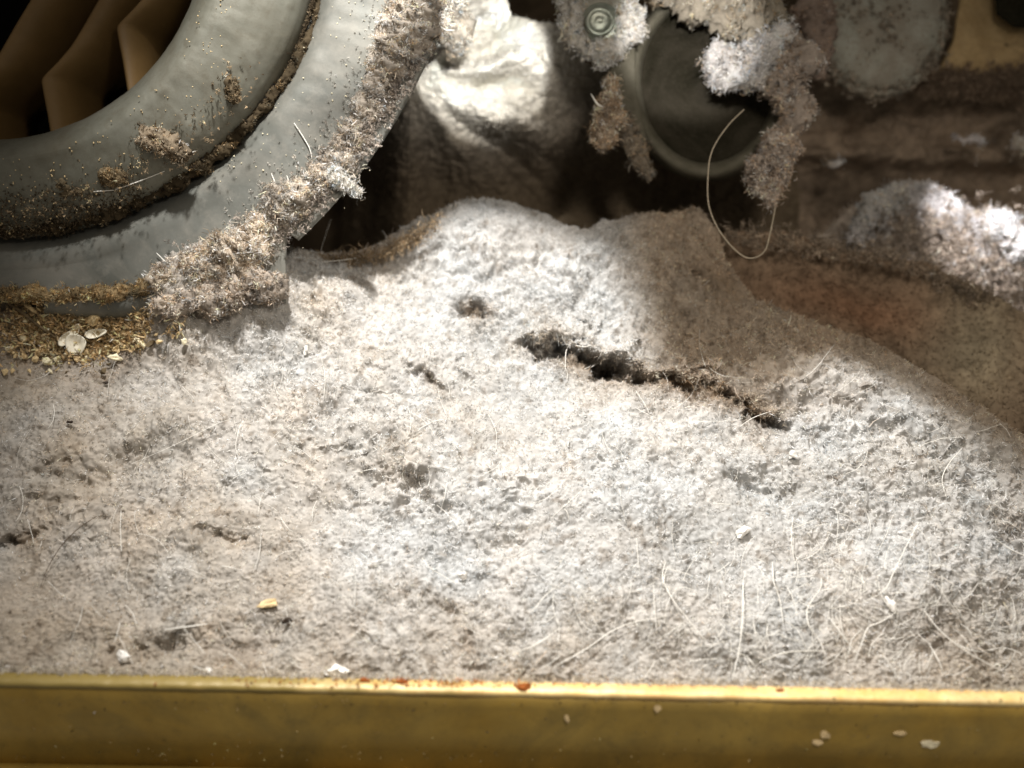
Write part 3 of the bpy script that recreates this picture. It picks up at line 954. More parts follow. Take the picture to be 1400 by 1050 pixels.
# dim shelf of brown dust under cover and board
sh = []
px, py = np.meshgrid(np.linspace(1060, 1480, 150), np.linspace(345, 95, 110))
D = 3.72 - 0.12 * np.exp(-((py - 160) / 45.0) ** 2) - 0.08 * np.exp(-((py - 215 - 0.03 * (px - 1200)) / 14.0) ** 2) + (py > 9999)
G = W(px, py, D)
G = G - FWD * (0.12 * fbm(G, 6, 5, 0.6, 81))[..., None]
V = G.reshape(-1, 3)
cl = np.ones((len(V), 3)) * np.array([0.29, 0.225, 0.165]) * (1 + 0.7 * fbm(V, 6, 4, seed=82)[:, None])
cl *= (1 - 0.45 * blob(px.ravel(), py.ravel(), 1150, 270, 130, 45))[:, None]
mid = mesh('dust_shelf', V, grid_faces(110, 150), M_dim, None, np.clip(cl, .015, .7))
tag(mid, 'dim brown ledge caked with dust below the round cover', 'dust', kind='stuff')

# ------------------------------------------------------------------ lumps of lint on things
LT = (0.52, 0.46, 0.39)          # tan lint
LW = (0.66, 0.63, 0.57)           # pale lint
LP = (0.50, 0.425, 0.36)          # pinkish


def clump(label, path, base=LT, name='lint_clump', cat='lint clump', group=None, **kw):
    o = lump(name, path, M_lint, base, **kw)
    tag(o, label, cat, group)
    return o


# strip along the outer edge of the scroll plate
def strip_path(pts, d0):
    return [(x, y, d0 if len(p) == 0 else p[0], r) for (x, y, r, *p) in pts]


clump('upper length of the tan lint fringe along the housing edge, from the top',
      [(585, -20, 2.685, 42), (560, 30, 2.685, 36), (540, 80, 2.685, 32), (515, 130, 2.680, 28), (492, 165, 2.680, 26)],
      name='lint_fringe', cat='lint fringe', group='lint fringe on the housing edge', flat=0.45, fcount=15000, rough=0.55, freq=16, slim=0.74, seed=11, sides=34, flen=0.02, spread=0.45)
clump('middle length of the lint fringe with a tuft sticking out over the black gap',
      [(495, 160, 2.680, 24), (470, 205, 2.680, 24), (445, 235, 2.680, 20), (425, 258, 2.680, 20), (395, 278, 2.680, 24), (365, 305, 2.680, 26)],
      name='lint_fringe', cat='lint fringe', group='lint fringe on the housing edge', flat=0.5, fcount=12000, rough=0.55, freq=17, slim=0.74, seed=12, sides=32, flen=0.021, spread=0.45)
clump('frizzy brown lower length of the lint fringe above the pale bed',
      [(375, 300, 2.680, 18), (345, 325, 2.675, 32), (315, 352, 2.670, 34), (275, 362, 2.670, 24), (235, 378, 2.675, 20), (200, 392, 2.680, 14)],
      (0.56, 0.47, 0.37), name='lint_fringe', cat='lint fringe', group='lint fringe on the housing edge', flat=0.7, fcount=15000, rough=0.6, freq=17, slim=0.74, seed=13, sides=32, flen=0.026, spread=0.5)
clump('thin brown dust line along the bottom of the housing at the left edge',
      [(205, 392, 2.680, 12), (150, 402, 2.680, 10), (90, 403, 2.680, 12), (40, 402, 2.680, 10), (-30, 400, 2.680, 10)],
      (0.33, 0.24, 0.13), name='lint_fringe', cat='lint fringe', group='lint fringe on the housing edge', flat=0.6, fcount=6000, rough=0.6, freq=20, slim=0.74, seed=14, sides=22, flen=0.018, spread=0.45)
clump('small tuft of lint poking off the housing edge over the black gap',
      [(450, 232, 2.670, 11), (468, 246, 2.660, 10), (486, 262, 2.650, 5), (494, 266, 2.650, 2)], LW, flat=0.8, fcount=1800, rough=0.5, freq=30, seed=15, sides=16, flen=0.02)
clump('brown wad stuck on the inlet ring with a dark hollow in it',
      [(178, 192, 2.595, 8), (200, 186, 2.588, 12), (225, 196, 2.588, 15), (245, 212, 2.595, 12), (262, 206, 2.600, 8)], (0.30, 0.24, 0.17), flat=0.6, fcount=3000, rough=0.75, freq=30, seed=16, flen=0.015, spread=0.5)
clump('ragged brown crumb cluster left of the wad on the inlet ring',
      [(132, 238, 2.610, 8), (152, 242, 2.600, 13), (172, 236, 2.610, 8)], (0.30, 0.23, 0.14), flat=0.6, fcount=1500, rough=0.7, freq=34, seed=17, flen=0.014, spread=0.5)
clump('low patch of dark dust lowest on the inlet ring',
      [(60, 262, 2.620, 8), (90, 256, 2.610, 10), (115, 262, 2.620, 8)], (0.24, 0.19, 0.12), flat=0.4, fcount=1300, rough=0.7, freq=34, seed=18, flen=0.013, spread=0.5)
clump('grime and painted shadow filling the groove between the inlet ring and the plate',
      [(436, -20, 2.71, 7), (428, 40, 2.71, 8), (400, 95, 2.705, 10), (352, 155, 2.70, 13), (300, 205, 2.695, 15), (240, 248, 2.69, 18), (160, 280, 2.69, 22), (80, 300, 2.69, 24), (-20, 306, 2.69, 24)],
      (0.085, 0.065, 0.04), flat=0.4, fcount=12000, rough=0.5, freq=26, slim=0.6, seed=19, flen=0.013, spread=0.7)  # dark tone holds both the grime and the groove's shadow
clump('dark smudge of dust on the inlet ring under the pale grit', [(310, 105, 2.598, 5), (322, 125, 2.602, 9), (318, 142, 2.608, 6)], (0.16, 0.125, 0.08), flat=0.4, fcount=900, rough=0.6, freq=30, seed=20, flen=0.012)

clump('dense tan lint wrapped round the zinc bolt', [(778, -20, 2.95, 20), (785, 30, 2.95, 17), (805, 62, 2.95, 16), (835, 70, 2.95, 15), (858, 48, 2.95, 16), (864, 0, 2.95, 18)],
      LW, flat=0.7, fcount=9000, rough=0.6, freq=20, seed=21, flen=0.024, fw=0.0026)
clump('tan lint clump hanging below the bracket with one pale bristle', [(838, 108, 2.93, 7), (836, 130, 2.92, 11), (834, 155, 2.92, 17), (828, 185, 2.92, 14), (824, 204, 2.92, 6)],
      (0.50, 0.40, 0.30), flat=0.8, fcount=5200, rough=0.55, freq=22, seed=22, flen=0.022, fw=0.0025, spread=0.4)
clump('faint grey lint streak hanging from the lower end of the bracket', [(850, 150, 2.97, 12), (862, 190, 2.97, 14), (878, 220, 2.97, 10), (890, 248, 2.97, 4)],
      (0.25, 0.21, 0.16), flat=0.7, fcount=2500, rough=0.5, freq=18, seed=23, flen=0.022)
clump('bright white fluff clump on the motor cup', [(962, 92, 2.98, 12), (985, 82, 2.96, 22), (1010, 100, 2.95, 26), (1040, 92, 2.95, 24), (1062, 60, 2.95, 16), (1075, 30, 2.95, 12)],
      (0.74, 0.71, 0.68), flat=0.8, fcount=8000, rough=0.65, freq=15, seed=24, flen=0.026, fw=0.0028)
clump('grey lint blanket spread over the top of the motor cup', [(890, -45, 2.99, 30), (940, -15, 2.98, 36), (985, 12, 2.98, 42), (1030, 20, 2.98, 42), (1075, 20, 3.0, 40)],
      (0.40, 0.355, 0.28), flat=0.5, fcount=8000, rough=0.5, freq=13, seed=25, flen=0.024, fw=0.0028)
clump('upper part of the pinkish lint rope right of the motor cup', [(1075, 40, 2.97, 34), (1080, 80, 2.96, 36), (1075, 115, 2.96, 32), (1085, 150, 2.96, 22), (1078, 185, 2.96, 20)],
      LP, name='lint_rope', cat='lint rope', flat=0.8, fcount=9000, rough=0.5, freq=14, seed=26, flen=0.022, fw=0.0026)
clump('ragged pink tip of the lint rope hanging over the dark gap', [(1080, 180, 2.94, 14), (1070, 205, 2.93, 22), (1050, 232, 2.92, 28), (1052, 258, 2.92, 17), (1058, 280, 2.92, 5)],
      LP, name='lint_rope', cat='lint rope', flat=0.8, fcount=8000, rough=0.55, freq=17, seed=27, flen=0.024, fw=0.0026)
clump('mauve dust pad between the lint rope and the round cover', [(1105, -10, 3.1, 26), (1115, 40, 3.1, 24), (1120, 80, 3.12, 20), (1110, 110, 3.12, 14)],
      (0.34, 0.265, 0.215), flat=0.6, fcount=3000, rough=0.5, freq=12, seed=28, flen=0.02)
clump('brilliant white fluff on the crest of the lint bank', [(1255, 262, 3.26, 7), (1275, 275, 3.25, 13), (1300, 288, 3.24, 14), (1325, 300, 3.24, 9)],
      (0.85, 0.82, 0.82), flat=0.8, fcount=6000, rough=0.7, freq=22, seed=29, flen=0.022, fw=0.0022)
clump('white fluff tuft at the right edge above the lint bank', [(1340, 315, 3.22, 10), (1362, 310, 3.2, 20), (1385, 330, 3.2, 16), (1420, 350, 3.2, 22)],
      (0.85, 0.82, 0.80), flat=0.8, fcount=7000, rough=0.7, freq=18, seed=30, flen=0.022, fw=0.0022)
clump('pale smooth wisp sloping down the left end of the lint bank', [(1168, 320, 3.24, 8), (1190, 290, 3.24, 17), (1222, 268, 3.24, 18), (1250, 258, 3.24, 9)],
      (0.50, 0.48, 0.45), flat=0.6, fcount=3500, rough=0.45, freq=12, seed=31, flen=0.02, fw=0.0024)
clump('tiny bright lint fleck glinting in the brown gap', [(1130, 224, 3.35, 2.5), (1140, 226, 3.35, 4), (1150, 224, 3.35, 2.5)], (0.85, 0.8, 0.75), flat=0.8, fcount=300, rough=0.5, freq=40, seed=32, flen=0.02)
clump('thin pale lint thread lying on the brown ledge', [(1302, 184, 3.4, 3), (1318, 192, 3.4, 2.5), (1332, 189, 3.4, 4), (1346, 195, 3.4, 3)], (0.8, 0.74, 0.72), flat=0.8, fcount=500, rough=0.6, freq=40, seed=33, flen=0.02)
clump('small bright tuft at the right edge below the tan board', [(1386, 188, 3.4, 5), (1396, 196, 3.4, 8), (1412, 204, 3.4, 6)], (0.8, 0.72, 0.62), flat=0.8, fcount=700, rough=0.6, freq=30, seed=34, flen=0.025)
clump('tan lint wad sitting on the bed against the housing foot', [(205, 416, 2.66, 9), (245, 416, 2.65, 17), (300, 402, 2.645, 24), (345, 396, 2.65, 22), (374, 392, 2.655, 17), (394, 396, 2.66, 11)],
      (0.42, 0.36, 0.30), flat=0.6, fcount=9000, rough=0.6, freq=18, seed=36, flen=0.02, spread=0.35)
clump('ragged white lint top where the fringe meets the draped sheet', [(600, -20, 2.75, 22), (612, 15, 2.8, 24), (625, 45, 2.9, 22), (618, 75, 2.98, 14)],
      (0.55, 0.50, 0.43), flat=0.7, fcount=4500, rough=0.6, freq=14, seed=37, flen=0.024)

# light grit stuck on ring and plate
def grit(name, n, region, base, smin, smax, mat, parent=None, label=None):
    Vs, Fs, k = [], [], 0
    for _ in range(n):
        x, y, d = region()
        p = W(x, y, d)
        s = random.uniform(smin, smax)
        q = np.array([[1, 0, 0], [0, 1, 0], [0, 0, 1], [-1, 0, 0], [0, -1, 0], [0, 0, -1]], float) * s * (0.5 + rng.random((6, 3)))
        Vs.append(p + q)
        f = np.array([[0, 1, 2], [1, 3, 2], [3, 4, 2], [4, 0, 2], [1, 0, 5], [3, 1, 5], [4, 3, 5], [0, 4, 5]]) + 6 * k
        Fs.append(f); k += 1
    o = mesh(name, np.concatenate(Vs), np.concatenate(Fs), mat, parent, np.ones((6 * k, 3)) * base, smooth=False)
    tag(o, label, None, None, 'stuff')
    return o


def ringdepth(r):
    """depth of the ring or plate surface r px from the hub"""
    return float(np.interp(r, [291, 301, 308, 320, 338, 357, 376, 394, 408, 420, 428, 434, 442, 452, 459, 640],
                           [2.50, 2.449, 2.447, 2.450, 2.458, 2.470, 2.486, 2.505, 2.527, 2.551, 2.578, 2.602, 2.612, 2.572, 2.563, 2.563])) + 0.12


def on_ring(lo=300, hi=425, a0=8, a1=92):
    a = R(random.uniform(a0, a1)); r = random.triangular(lo, hi, hi - 20)
    return AX + r * math.cos(a), AY + r * math.sin(a), ringdepth(r) - 0.002


def on_plate():
    a = R(random.uniform(2, 50)); r = random.uniform(455, 620)
    x, y = AX + r * math.cos(a), AY + r * math.sin(a)
    return x, y, 2.681


grit('ring_grit', 380, on_ring, 0.5, 0.0012, 0.0034, M_crumb, None, 'fine tan grit stuck on the round inlet ring')
grit('plate_grit', 130, lambda: (lambda t: (t[0], t[1], t[2]))(on_plate()), 0.6, 0.0010, 0.0030, M_pale, None, 'pale grit stuck on the flat plate near the fringe')

def flecks(name, label, path, n, sig, per, flen, fw, base, spread=0.5):
    """small loose tufts strewn along a line; path rows (px, py, depth)"""
    path = np.array(path, float)
    seg = np.hypot(np.diff(path[:, 0]), np.diff(path[:, 1]))
    cum = np.concatenate([[0], np.cumsum(seg)]) / seg.sum()
    t = rng.random(n)
    x = np.interp(t, cum, path[:, 0]) + rng.normal(0, sig, n)
    y = np.interp(t, cum, path[:, 1]) + rng.normal(0, sig, n)
    d = np.interp(t, cum, path[:, 2])
    keep = np.hypot(x + 128.8, y + 243.2) < 783
    x, y, d = x[keep], y[keep], d[keep]
    P = np.repeat(W(x, y, d), per, 0)
    sz = np.repeat(rng.uniform(0.3, 1.0, len(x)) ** 2, per)
    P = P + unit(rng.normal(size=P.shape)) * (rng.random((len(P), 1)) * flen * sz[:, None])
    hue = np.repeat(rng.normal(0, 1, len(x)), per)
    c = np.array(base) * np.exp(spread * hue + rng.normal(0, .2, len(P)))[:, None]
    V, F, c6 = fibres(P, np.tile(-FWD, (len(P), 1)), flen * (0.4 + 0.6 * sz), fw, 0.2, 1.3, np.clip(c, .03, .88))
    o = mesh(name, V, F, M_fuzz, None, c6, smooth=False)
    tag(o, label, kind='stuff')


flecks('lint_flecks', 'pale lint flecks strewn over the flat plate beside the fringe',
       [(520, -20, 2.68), (515, 60, 2.68), (490, 120, 2.68), (455, 185, 2.68), (400, 240, 2.68), (330, 300, 2.68)], 260, 24, 9, 0.009, 0.0016, (0.50, 0.475, 0.43), 0.35)
flecks('lint_flecks', 'tan flecks of lint thick along the outer edge of the plate',
       [(590, -20, 2.67), (560, 60, 2.67), (530, 130, 2.67), (480, 200, 2.67), (430, 260, 2.67), (370, 310, 2.67), (310, 350, 2.66), (240, 375, 2.66)], 2300, 17, 14, 0.013, 0.0016, (0.46, 0.405, 0.355), 0.4)
flecks('lint_flecks', 'brown scraps caught on the lower half of the inlet ring',
       [(340, 90, 2.595), (300, 150, 2.595), (240, 200, 2.595), (170, 235, 2.595), (90, 260, 2.60), (10, 270, 2.60)], 260, 20, 9, 0.010, 0.002, (0.26, 0.20, 0.13), 0.7)

def strewn(name, label, n, fn, flen, fw, base, spread=0.4, per=8, lift=0.3):
    pts = np.array([fn() for _ in range(n)])
    P = np.repeat(pts, per, 0)
    sz = np.repeat(rng.uniform(0.3, 1.0, n) ** 2, per)
    P = P + unit(rng.normal(size=P.shape)) * (rng.random((len(P), 1)) * flen * sz[:, None])
    c = np.array(base) * np.exp(spread * np.repeat(rng.normal(0, 1, n), per) + rng.normal(0, .2, len(P)))[:, None]
    V, F, c6 = fibres(P, np.tile(-FWD, (len(P), 1)), flen * (0.4 + 0.6 * sz), fw, lift, 1.3, np.clip(c, .02, .88))
    tag(mesh(name, V, F, M_fuzz, None, c6, smooth=False), label, kind='stuff')


def on_face(x, y):
    """where a view line meets the front face of the edge"""
    r = FWD + (x - 700) / FOC * RT + (525 - y) / FOC * UP
    p0 = e0 + side * 0.033
    k = ((p0 - CAM) @ side) / (r @ side)
    return CAM + r * k


def rim_point():
    t = random.random()
    return e0 + (e1 - e0) * t + side * random.uniform(-0.02, 0.004) + np.array([0, 0, 0.004])


strewn('rim_dust', 'lint and dust clinging along the back of the gold rim', 1500, rim_point, 0.011, 0.0018, (0.60, 0.54, 0.45), 0.3, 6, 0.6)
strewn('face_dust', 'specks of dust and lint stuck on the gold face of the metal edge', 260, lambda: on_face(random.uniform(0, 1400), random.choice([random.uniform(955, 1040), random.gauss(962, 5), random.gauss(1032, 6)])), 0.006, 0.0022, (0.42, 0.34, 0.18), 0.5, 4, 0.0)


def cover_point():
    a, r = random.uniform(0, 6.283), math.sqrt(random.random())
    if random.random() < 0.55: r = random.gauss(0.98, 0.07)
    return W(1200 + 92 * r * math.cos(a), 24 + 106 * r * math.sin(a), 3.19 + 0.05 * r * r)


def groove_point():
    a = R(random.uniform(0, 96))
    r = float(ray_circle(np.array([a]), 7.5, -110.6, 438.7)[0])
    w = 8 + 26 * (a / R(96)) ** 1.3
    r -= abs(random.gauss(0, w)) + 2
    return W(AX + r * math.cos(a), AY + r * math.sin(a), ringdepth(r) - 0.001)


strewn('groove_grime_shadow', 'dark brown grime and painted shadow thickening towards the groove around the inlet ring', 4200, groove_point, 0.0075, 0.0022, (0.13, 0.10, 0.065), 0.5, 6, 0.0)  # specks carry grime and painted shadow near the groove
strewn('rust_crumbs', 'orange rust scale on the rim near the middle', 130, lambda: on_z(random.gauss(600, 130), 934 + random.uniform(-6, 5), zt + 0.006), 0.006, 0.003, (0.42, 0.17, 0.05), 0.3, 6, 0.3)
strewn('gap_frizz', 'thin brown frizz where the pale mound meets the dark gap', 420, lambda: (lambda x: W(x, np.interp(x, [398, 430, 520, 600], [368, 360, 345, 305]) + random.gauss(2, 6), 2.90))(random.uniform(396, 600)), 0.030, 0.0018, (0.34, 0.26, 0.17), 0.4, 7, 0.4)
strewn('bank_fluff', 'grey brown tufts down the face of the lint bank', 900, lambda: W(random.uniform(1200, 1420), random.gauss(350, 38), 3.2), 0.028, 0.0026, (0.42, 0.36, 0.30), 0.45, 12)
strewn('cover_dust', 'dust fluff stuck on the round grey green cover', 700, cover_point, 0.020, 0.003, (0.36, 0.31, 0.25), 0.3, 12)
CRX, CRY = [1160, 1195, 1235, 1270, 1300, 1330, 1352, 1375, 1400], [325, 290, 258, 258, 282, 306, 322, 316, 335]
strewn('crest_fluff', 'bright fluff strewn along the crest of the lint bank at the right', 1500,
       lambda: (lambda x: W(x, np.interp(x, CRX, CRY) + abs(random.gauss(0, 22)) - 8, 3.22))(random.choice([random.uniform(1160, 1400), random.gauss(1300, 30), random.gauss(1385, 20)])), 0.024, 0.0024, (0.78, 0.75, 0.74), 0.25, 12)
strewn('slope_fluff', 'loose brown fluff along the top of the brown slope', 500,
       lambda: (lambda x: W(x, np.interp(x, [1000, 1060, 1140, 1230, 1320, 1400], [318, 322, 334, 352, 392, 432]) + random.gauss(4, 9), 3.02))(random.uniform(990, 1400)), 0.024, 0.0026, (0.34, 0.28, 0.215), 0.3, 10)
strewn('board_dust', 'brown dust fluff along the lower edge of the tan board', 700, lambda: W(random.uniform(1255, 1420), random.gauss(112, 10), 3.40), 0.03, 0.003, (0.30, 0.23, 0.17), 0.3, 14)
strewn('crack_fibres', 'ragged fibres and scraps bridging the dark crack in the lint', 110, lambda: (lambda x: on_bed(x, np.interp(x, [t[0] for t in TRENCH], [t[1] for t in TRENCH]) + random.gauss(-17, 7), 0.012))(random.uniform(715, 1080)), 0.018, 0.0017, (0.50, 0.44, 0.36), 0.3, 7, 0.6)

# ------------------------------------------------------------------ crumbs, flakes and the stalk by the housing foot

def stone(name, x, y, rpx, mat, off=0.004, squash=(1, 1, 1), rot=0.0, n=2, parent=None, seed=0, p=None):
    import bmesh
    bm = bmesh.new()
    bmesh.ops.create_icosphere(bm, subdivisions=n, radius=1)
    c = on_bed(x, y, off) if p is None else p
    s = rpx / FOC * float((c - CAM) @ FWD)
    Q = np.array([v.co[:] for v in bm.verts])
    Q *= (1 + 0.75 * vn(Q, 1.7, seed)[:, None])
    Q *= np.array(squash)
    cr, sr = math.cos(rot), math.sin(rot)
    # local axes: right, up in the picture, towards the viewer
    X = Q[:, 0] * cr - Q[:, 1] * sr
    Y = Q[:, 0] * sr + Q[:, 1] * cr
    Q = Q * (1 + 0.25 * vn(Q, 4.0, seed + 3)[:, None])
    V = c + s * (X[:, None] * RT + Y[:, None] * UP - Q[:, 2][:, None] * FWD)
    F = np.array([[v.index for v in f.verts] for f in bm.faces])
    bm.free()
    return mesh(name, V, F, mat, parent, smooth=(n > 2))


fl1 = empty('seed_husk', on_bed(105, 465, 0.02))
tag(fl1, 'bright white papery husk with a round cup in the crumbs below the housing', 'husk')


def petal(name, x, y, a, b, rot, cup, lift, parent, mat=M_petal):
    rr, tt = np.meshgrid(np.linspace(0.02, 1, 9), np.linspace(0, 2 * np.pi, 28, endpoint=False), indexing='ij')
    c = np.array(parent.location)
    d = float((c - CAM) @ FWD)
    k = d / FOC
    ox = rr * np.cos(tt) * a
    oy = rr * np.sin(tt) * b * (1 - 0.25 * np.cos(tt))
    cr, sr = math.cos(R(rot)), math.sin(R(rot))
    X = (ox * cr - oy * sr) * k
    Y = (ox * sr + oy * cr) * k
    Z = (cup * rr ** 2 + lift + 1.5 * vn(np.stack([ox, oy, 0 * ox], -1), 0.12, 3)) * k
    base = W(x, y, d)
    top = base + X[..., None] * RT + Y[..., None] * UP - Z[..., None] * FWD
    bot = top + FWD * 1.2 * k
    G = np.concatenate([top, bot[::-1]], 0)
    return mesh(name, G.reshape(-1, 3), grid_faces(len(G), 28, True), mat, parent)


petal('cup', 107, 471, 14, 15, 20, 4, 3, fl1)
petal('petal', 92, 463, 13, 6, 48, 4, 1, fl1)
petal('petal', 105, 452, 10, 5, 60, 3, 2, fl1)
fl2 = empty('white_flake', on_bed(132, 455, 0.012))
tag(fl2, 'smaller cream flake right of the white husk', 'flake')
petal('flake_blade', 134, 456, 15, 6, 12, 5, 2, fl2)
petal('flake_fold', 128, 458, 7, 4, -30, 3, 3, fl2)
am = stone('amber_crumb', 129, 438, 9, M_crumb, 0.01, (1, 0.9, 0.8), 0.3, 2, seed=5)
tag(am, 'largest orange tan crumb above the white husk', 'crumb')
for (x, y, r, sq, rot, lab) in [(192, 468, 8, (1.1, 0.42, 0.5), -0.6, 'cream grain at the right end of the crumb pile'),
                                (159, 489, 8, (1.0, 0.48, 0.5), -0.1, 'cream grain at the lower right of the crumb pile'),
                                (66, 494, 6, (1.0, 0.7, 0.6), 0.1, 'pale double crumb at the lower left of the crumb pile'),
                                (62, 460, 6, (1.1, 0.75, 0.6), 0, 'pale crumb just right of where the dark stalk ends'),
                                (36, 438, 4, (1, 0.8, 0.7), 0, 'small round pale crumb beside the dark stalk')]:
    tag(stone('pale_grain', x, y, r, M_pale, 0.007, sq, rot, 2, seed=int(x)), lab, 'grain')
for k in range(210):
    t = random.random()
    x = random.gauss(112, 56)
    y = 466 - (x - 115) * 0.10 + random.gauss(0, 17)
    if not (2 < x < 218 and 412 < y < 512): continue
    r = random.choice([1.6, 2, 2.5, 3, 3, 4, 5.5])
    o = stone('crumb', x, y, r, random.choice([M_crumb, M_crumb, M_pale, M_twig]), 0.004, (1, random.uniform(.5, 1), random.uniform(.5, .9)), random.uniform(0, 3), 1, seed=k)
    tag(o, 'small tan crumb in the pile of debris under the housing', 'crumb', 'small crumbs in the debris pile')
# brown shreds in the pile
V, F, c6 = [], [], []
qx_, qy_ = rng.normal(108, 58, 6500), rng.normal(452, 21, 6500)
inn = ((qx_ - 90) / 140) ** 2 + ((qy_ - 448 + (qx_ - 100) * 0.10) / 50) ** 2 < 1 + 0.35 * np.sin(qx_ * 0.11) + 0.2 * np.sin(qx_ * 0.05 + 2)
qx_, qy_ = qx_[inn][:4200], qy_[inn][:4200]
NS = len(qx_)
pts = np.array([on_bed(x, y, 0.006 + 0.008 * random.random()) for x, y in zip(qx_, qy_)])
cen = tone(NS, (0.60, 0.45, 0.26), 0.5, 0.6)
V, F, c6 = fibres(pts, np.tile(PN, (NS, 1)), 0.018 * rng.uniform(.5, 1.5, NS), 0.0050, 0.35, 0.9, cen)
tag(mesh('debris_shreds', V, F, M_fuzz, None, c6, smooth=False), 'brown shreds and scraps in the debris pile below the housing', kind='stuff')


def tube(name, pts, rad, mat, parent=None, sides=5, sub=8, taper=True):
    pts = np.array(pts, float)
    n = len(pts)
    out = []
    for i in range(n - 1):
        p0, p1, p2, p3 = pts[max(i - 1, 0)], pts[i], pts[i + 1], pts[min(i + 2, n - 1)]
        for t in np.linspace(0, 1, sub, endpoint=False):
            out.append(0.5 * ((2 * p1) + (-p0 + p2) * t + (2 * p0 - 5 * p1 + 4 * p2 - p3) * t * t + (-p0 + 3 * p1 - 3 * p2 + p3) * t ** 3))
    out.append(pts[-1])
    P = np.array(out)
    T = unit(np.gradient(P, axis=0))
    A = unit(np.cross(T, np.array([0.3, 0.2, 0.9])))
    B = np.cross(T, A)
    m = len(P)
    r = np.ones(m) * rad
    if taper:
        tt = np.linspace(0, 1, m)
        r = rad * (0.35 + 0.65 * np.sin(np.pi * np.clip(tt * 0.8 + 0.15, 0, 1)))
    a = np.linspace(0, 2 * np.pi, sides, endpoint=False)
    G = P[:, None] + r[:, None, None] * (A[:, None] * np.cos(a)[None, :, None] + B[:, None] * np.sin(a)[None, :, None])
    return mesh(name, G.reshape(-1, 3), grid_faces(m, sides, True), mat, parent)


stalk = tube('dry_stalk', [on_bed(2, 408, 0.03), on_bed(28, 425, 0.03), on_bed(55, 447, 0.025), on_bed(84, 467, 0.012)], 0.0055, M_twig)
tag(stalk, 'thin dark dry stalk lying slantwise at the left edge above the crumbs', 'stalk')
tag(tube('dry_stalk', [on_bed(30, 412, 0.02), on_bed(50, 428, 0.02)], 0.008, M_crumb), 'short tan stalk piece just right of the dark stalk', 'stalk')

# ------------------------------------------------------------------ hairs
H = [
    ([(1016, 797), (1015, 845), (1010, 890), (1001, 930)], 'long upright white hair ending at the metal edge', 1.0),
    ([(910, 768), (906, 790), (920, 820), (940, 846), (965, 876)], 'pale hair bending down right like a hook, left of the long upright hair', 0.9),
    ([(913, 775), (909, 785), (906, 800)], 'short hair crossing the top of the hooked hair', 0.7),
    ([(700, 893), (735, 880), (766, 858)], 'short hair rising to the right from the rust spot on the edge', 0.8),
    ([(757, 912), (800, 888), (850, 856), (912, 842)], 'long low hair sloping up to the right, bottom centre', 0.9),
    ([(727, 837), (745, 815), (760, 803)], 'upper stroke of the small hair cross at the bottom centre', 0.7),
    ([(757, 812), (756, 830), (762, 850)], 'near vertical stroke of the small hair cross at the bottom centre', 0.6),
    ([(1038, 906), (1070, 893), (1100, 890), (1130, 890)], 'nearly level white hair just above the metal edge', 1.0),
    ([(1056, 768), (1058, 795), (1066, 820), (1071, 852)], 'slightly bent upright hair above the level hair', 0.9),
    ([(1123, 790), (1121, 805), (1104, 832), (1106, 855), (1120, 875), (1130, 900)], 'S shaped pale hair right of centre at the bottom', 0.9),
    ([(1133, 843), (1150, 866), (1170, 892)], 'short straight hair beside the S shaped hair', 0.8),
    ([(1256, 714), (1240, 745), (1222, 782), (1208, 808), (1178, 824)], 'long bent hair rising right, upper one at the bottom right', 0.9),
    ([(1225, 837), (1205, 850), (1187, 858), (1178, 880), (1168, 905)], 'bent hair falling left below the small white chip', 0.9),
    ([(1264, 835), (1285, 862), (1320, 890), (1378, 922)], 'thick pale hair curving down to the right corner', 1.2),
    ([(1281, 797), (1295, 820), (1312, 842)], 'short slanting hair above the curving corner hair', 0.8),
    ([(1270, 880), (1284, 905), (1290, 925)], 'short hair under the curving corner hair', 0.8),
    ([(1316, 612), (1298, 633), (1288, 655), (1294, 680)], 'bent white hair standing up by the brown slope at the right', 0.8),
    ([(1084, 708), (1082, 740), (1087, 772)], 'faint upright hair below the small dark hollow', 0.7),
    ([(1116, 710), (1095, 718), (1070, 728)], 'faint level hair crossing the faint upright hair', 0.6),
    ([(1360, 736), (1380, 750), (1402, 760)], 'pale hair leaving the right edge of the picture', 0.8),
    ([(1142, 700), (1160, 706), (1170, 716)], 'very short hair near the right middle of the bed', 0.6),
    ([(895, 905), (888, 917), (880, 930)], 'tiny hair touching the metal edge at the bottom centre', 0.7),
    ([(1030, 851), (1033, 866), (1037, 882)], 'very short upright hair right of the long upright hair', 0.7),
    ([(1020, 896), (1030, 908), (1036, 922)], 'short hair slanting to the metal edge beside the long upright hair', 0.8),
    ([(225, 861), (255, 857), (284, 853)], 'thick white fibre lying level at the lower left', 1.3),
    ([(870, 735), (872, 760), (875, 785)], 'faint upright hair in the middle of the bed', 0.5),
    ([(893, 800), (895, 830), (898, 862)], 'faint upright hair left of the hooked hair', 0.6),
    ([(440, 358), (480, 354), (530, 343), (578, 322)], 'long pale hair across the brown frizz beside the pale mound', 0.8),
    ([(452, 300), (444, 325), (438, 345)], 'pale hair standing in the black gap beside the housing', 0.6),
    ([(1012, 583), (1030, 571), (1055, 562)], 'short pale hair bridging the dark end of the fold', 0.7),
    ([(782, 468), (774, 480), (773, 505)], 'pale bent hair standing in the dark fold', 0.8),
    ([(786, 472), (798, 474), (808, 472)], 'small pale scrap of hair at the top of the dark fold', 0.9),
    ([(808, 502), (818, 496), (828, 490)], 'short pale hair lying across the dark fold', 0.8),
    ([(180, 634), (235, 610), (300, 578), (318, 574)], 'long thin hair half buried left of centre', 0.5),
]
for pts, lab, w in H:
    if len(pts) < 2: continue
    o = tube('loose_hair', [on_bed(x, y, 0.010 + 0.006 * ((i % 2))) for i, (x, y) in enumerate(pts)], 0.0015 * w, M_hair)
    tag(o, lab, 'hair', 'loose hairs on the lint')
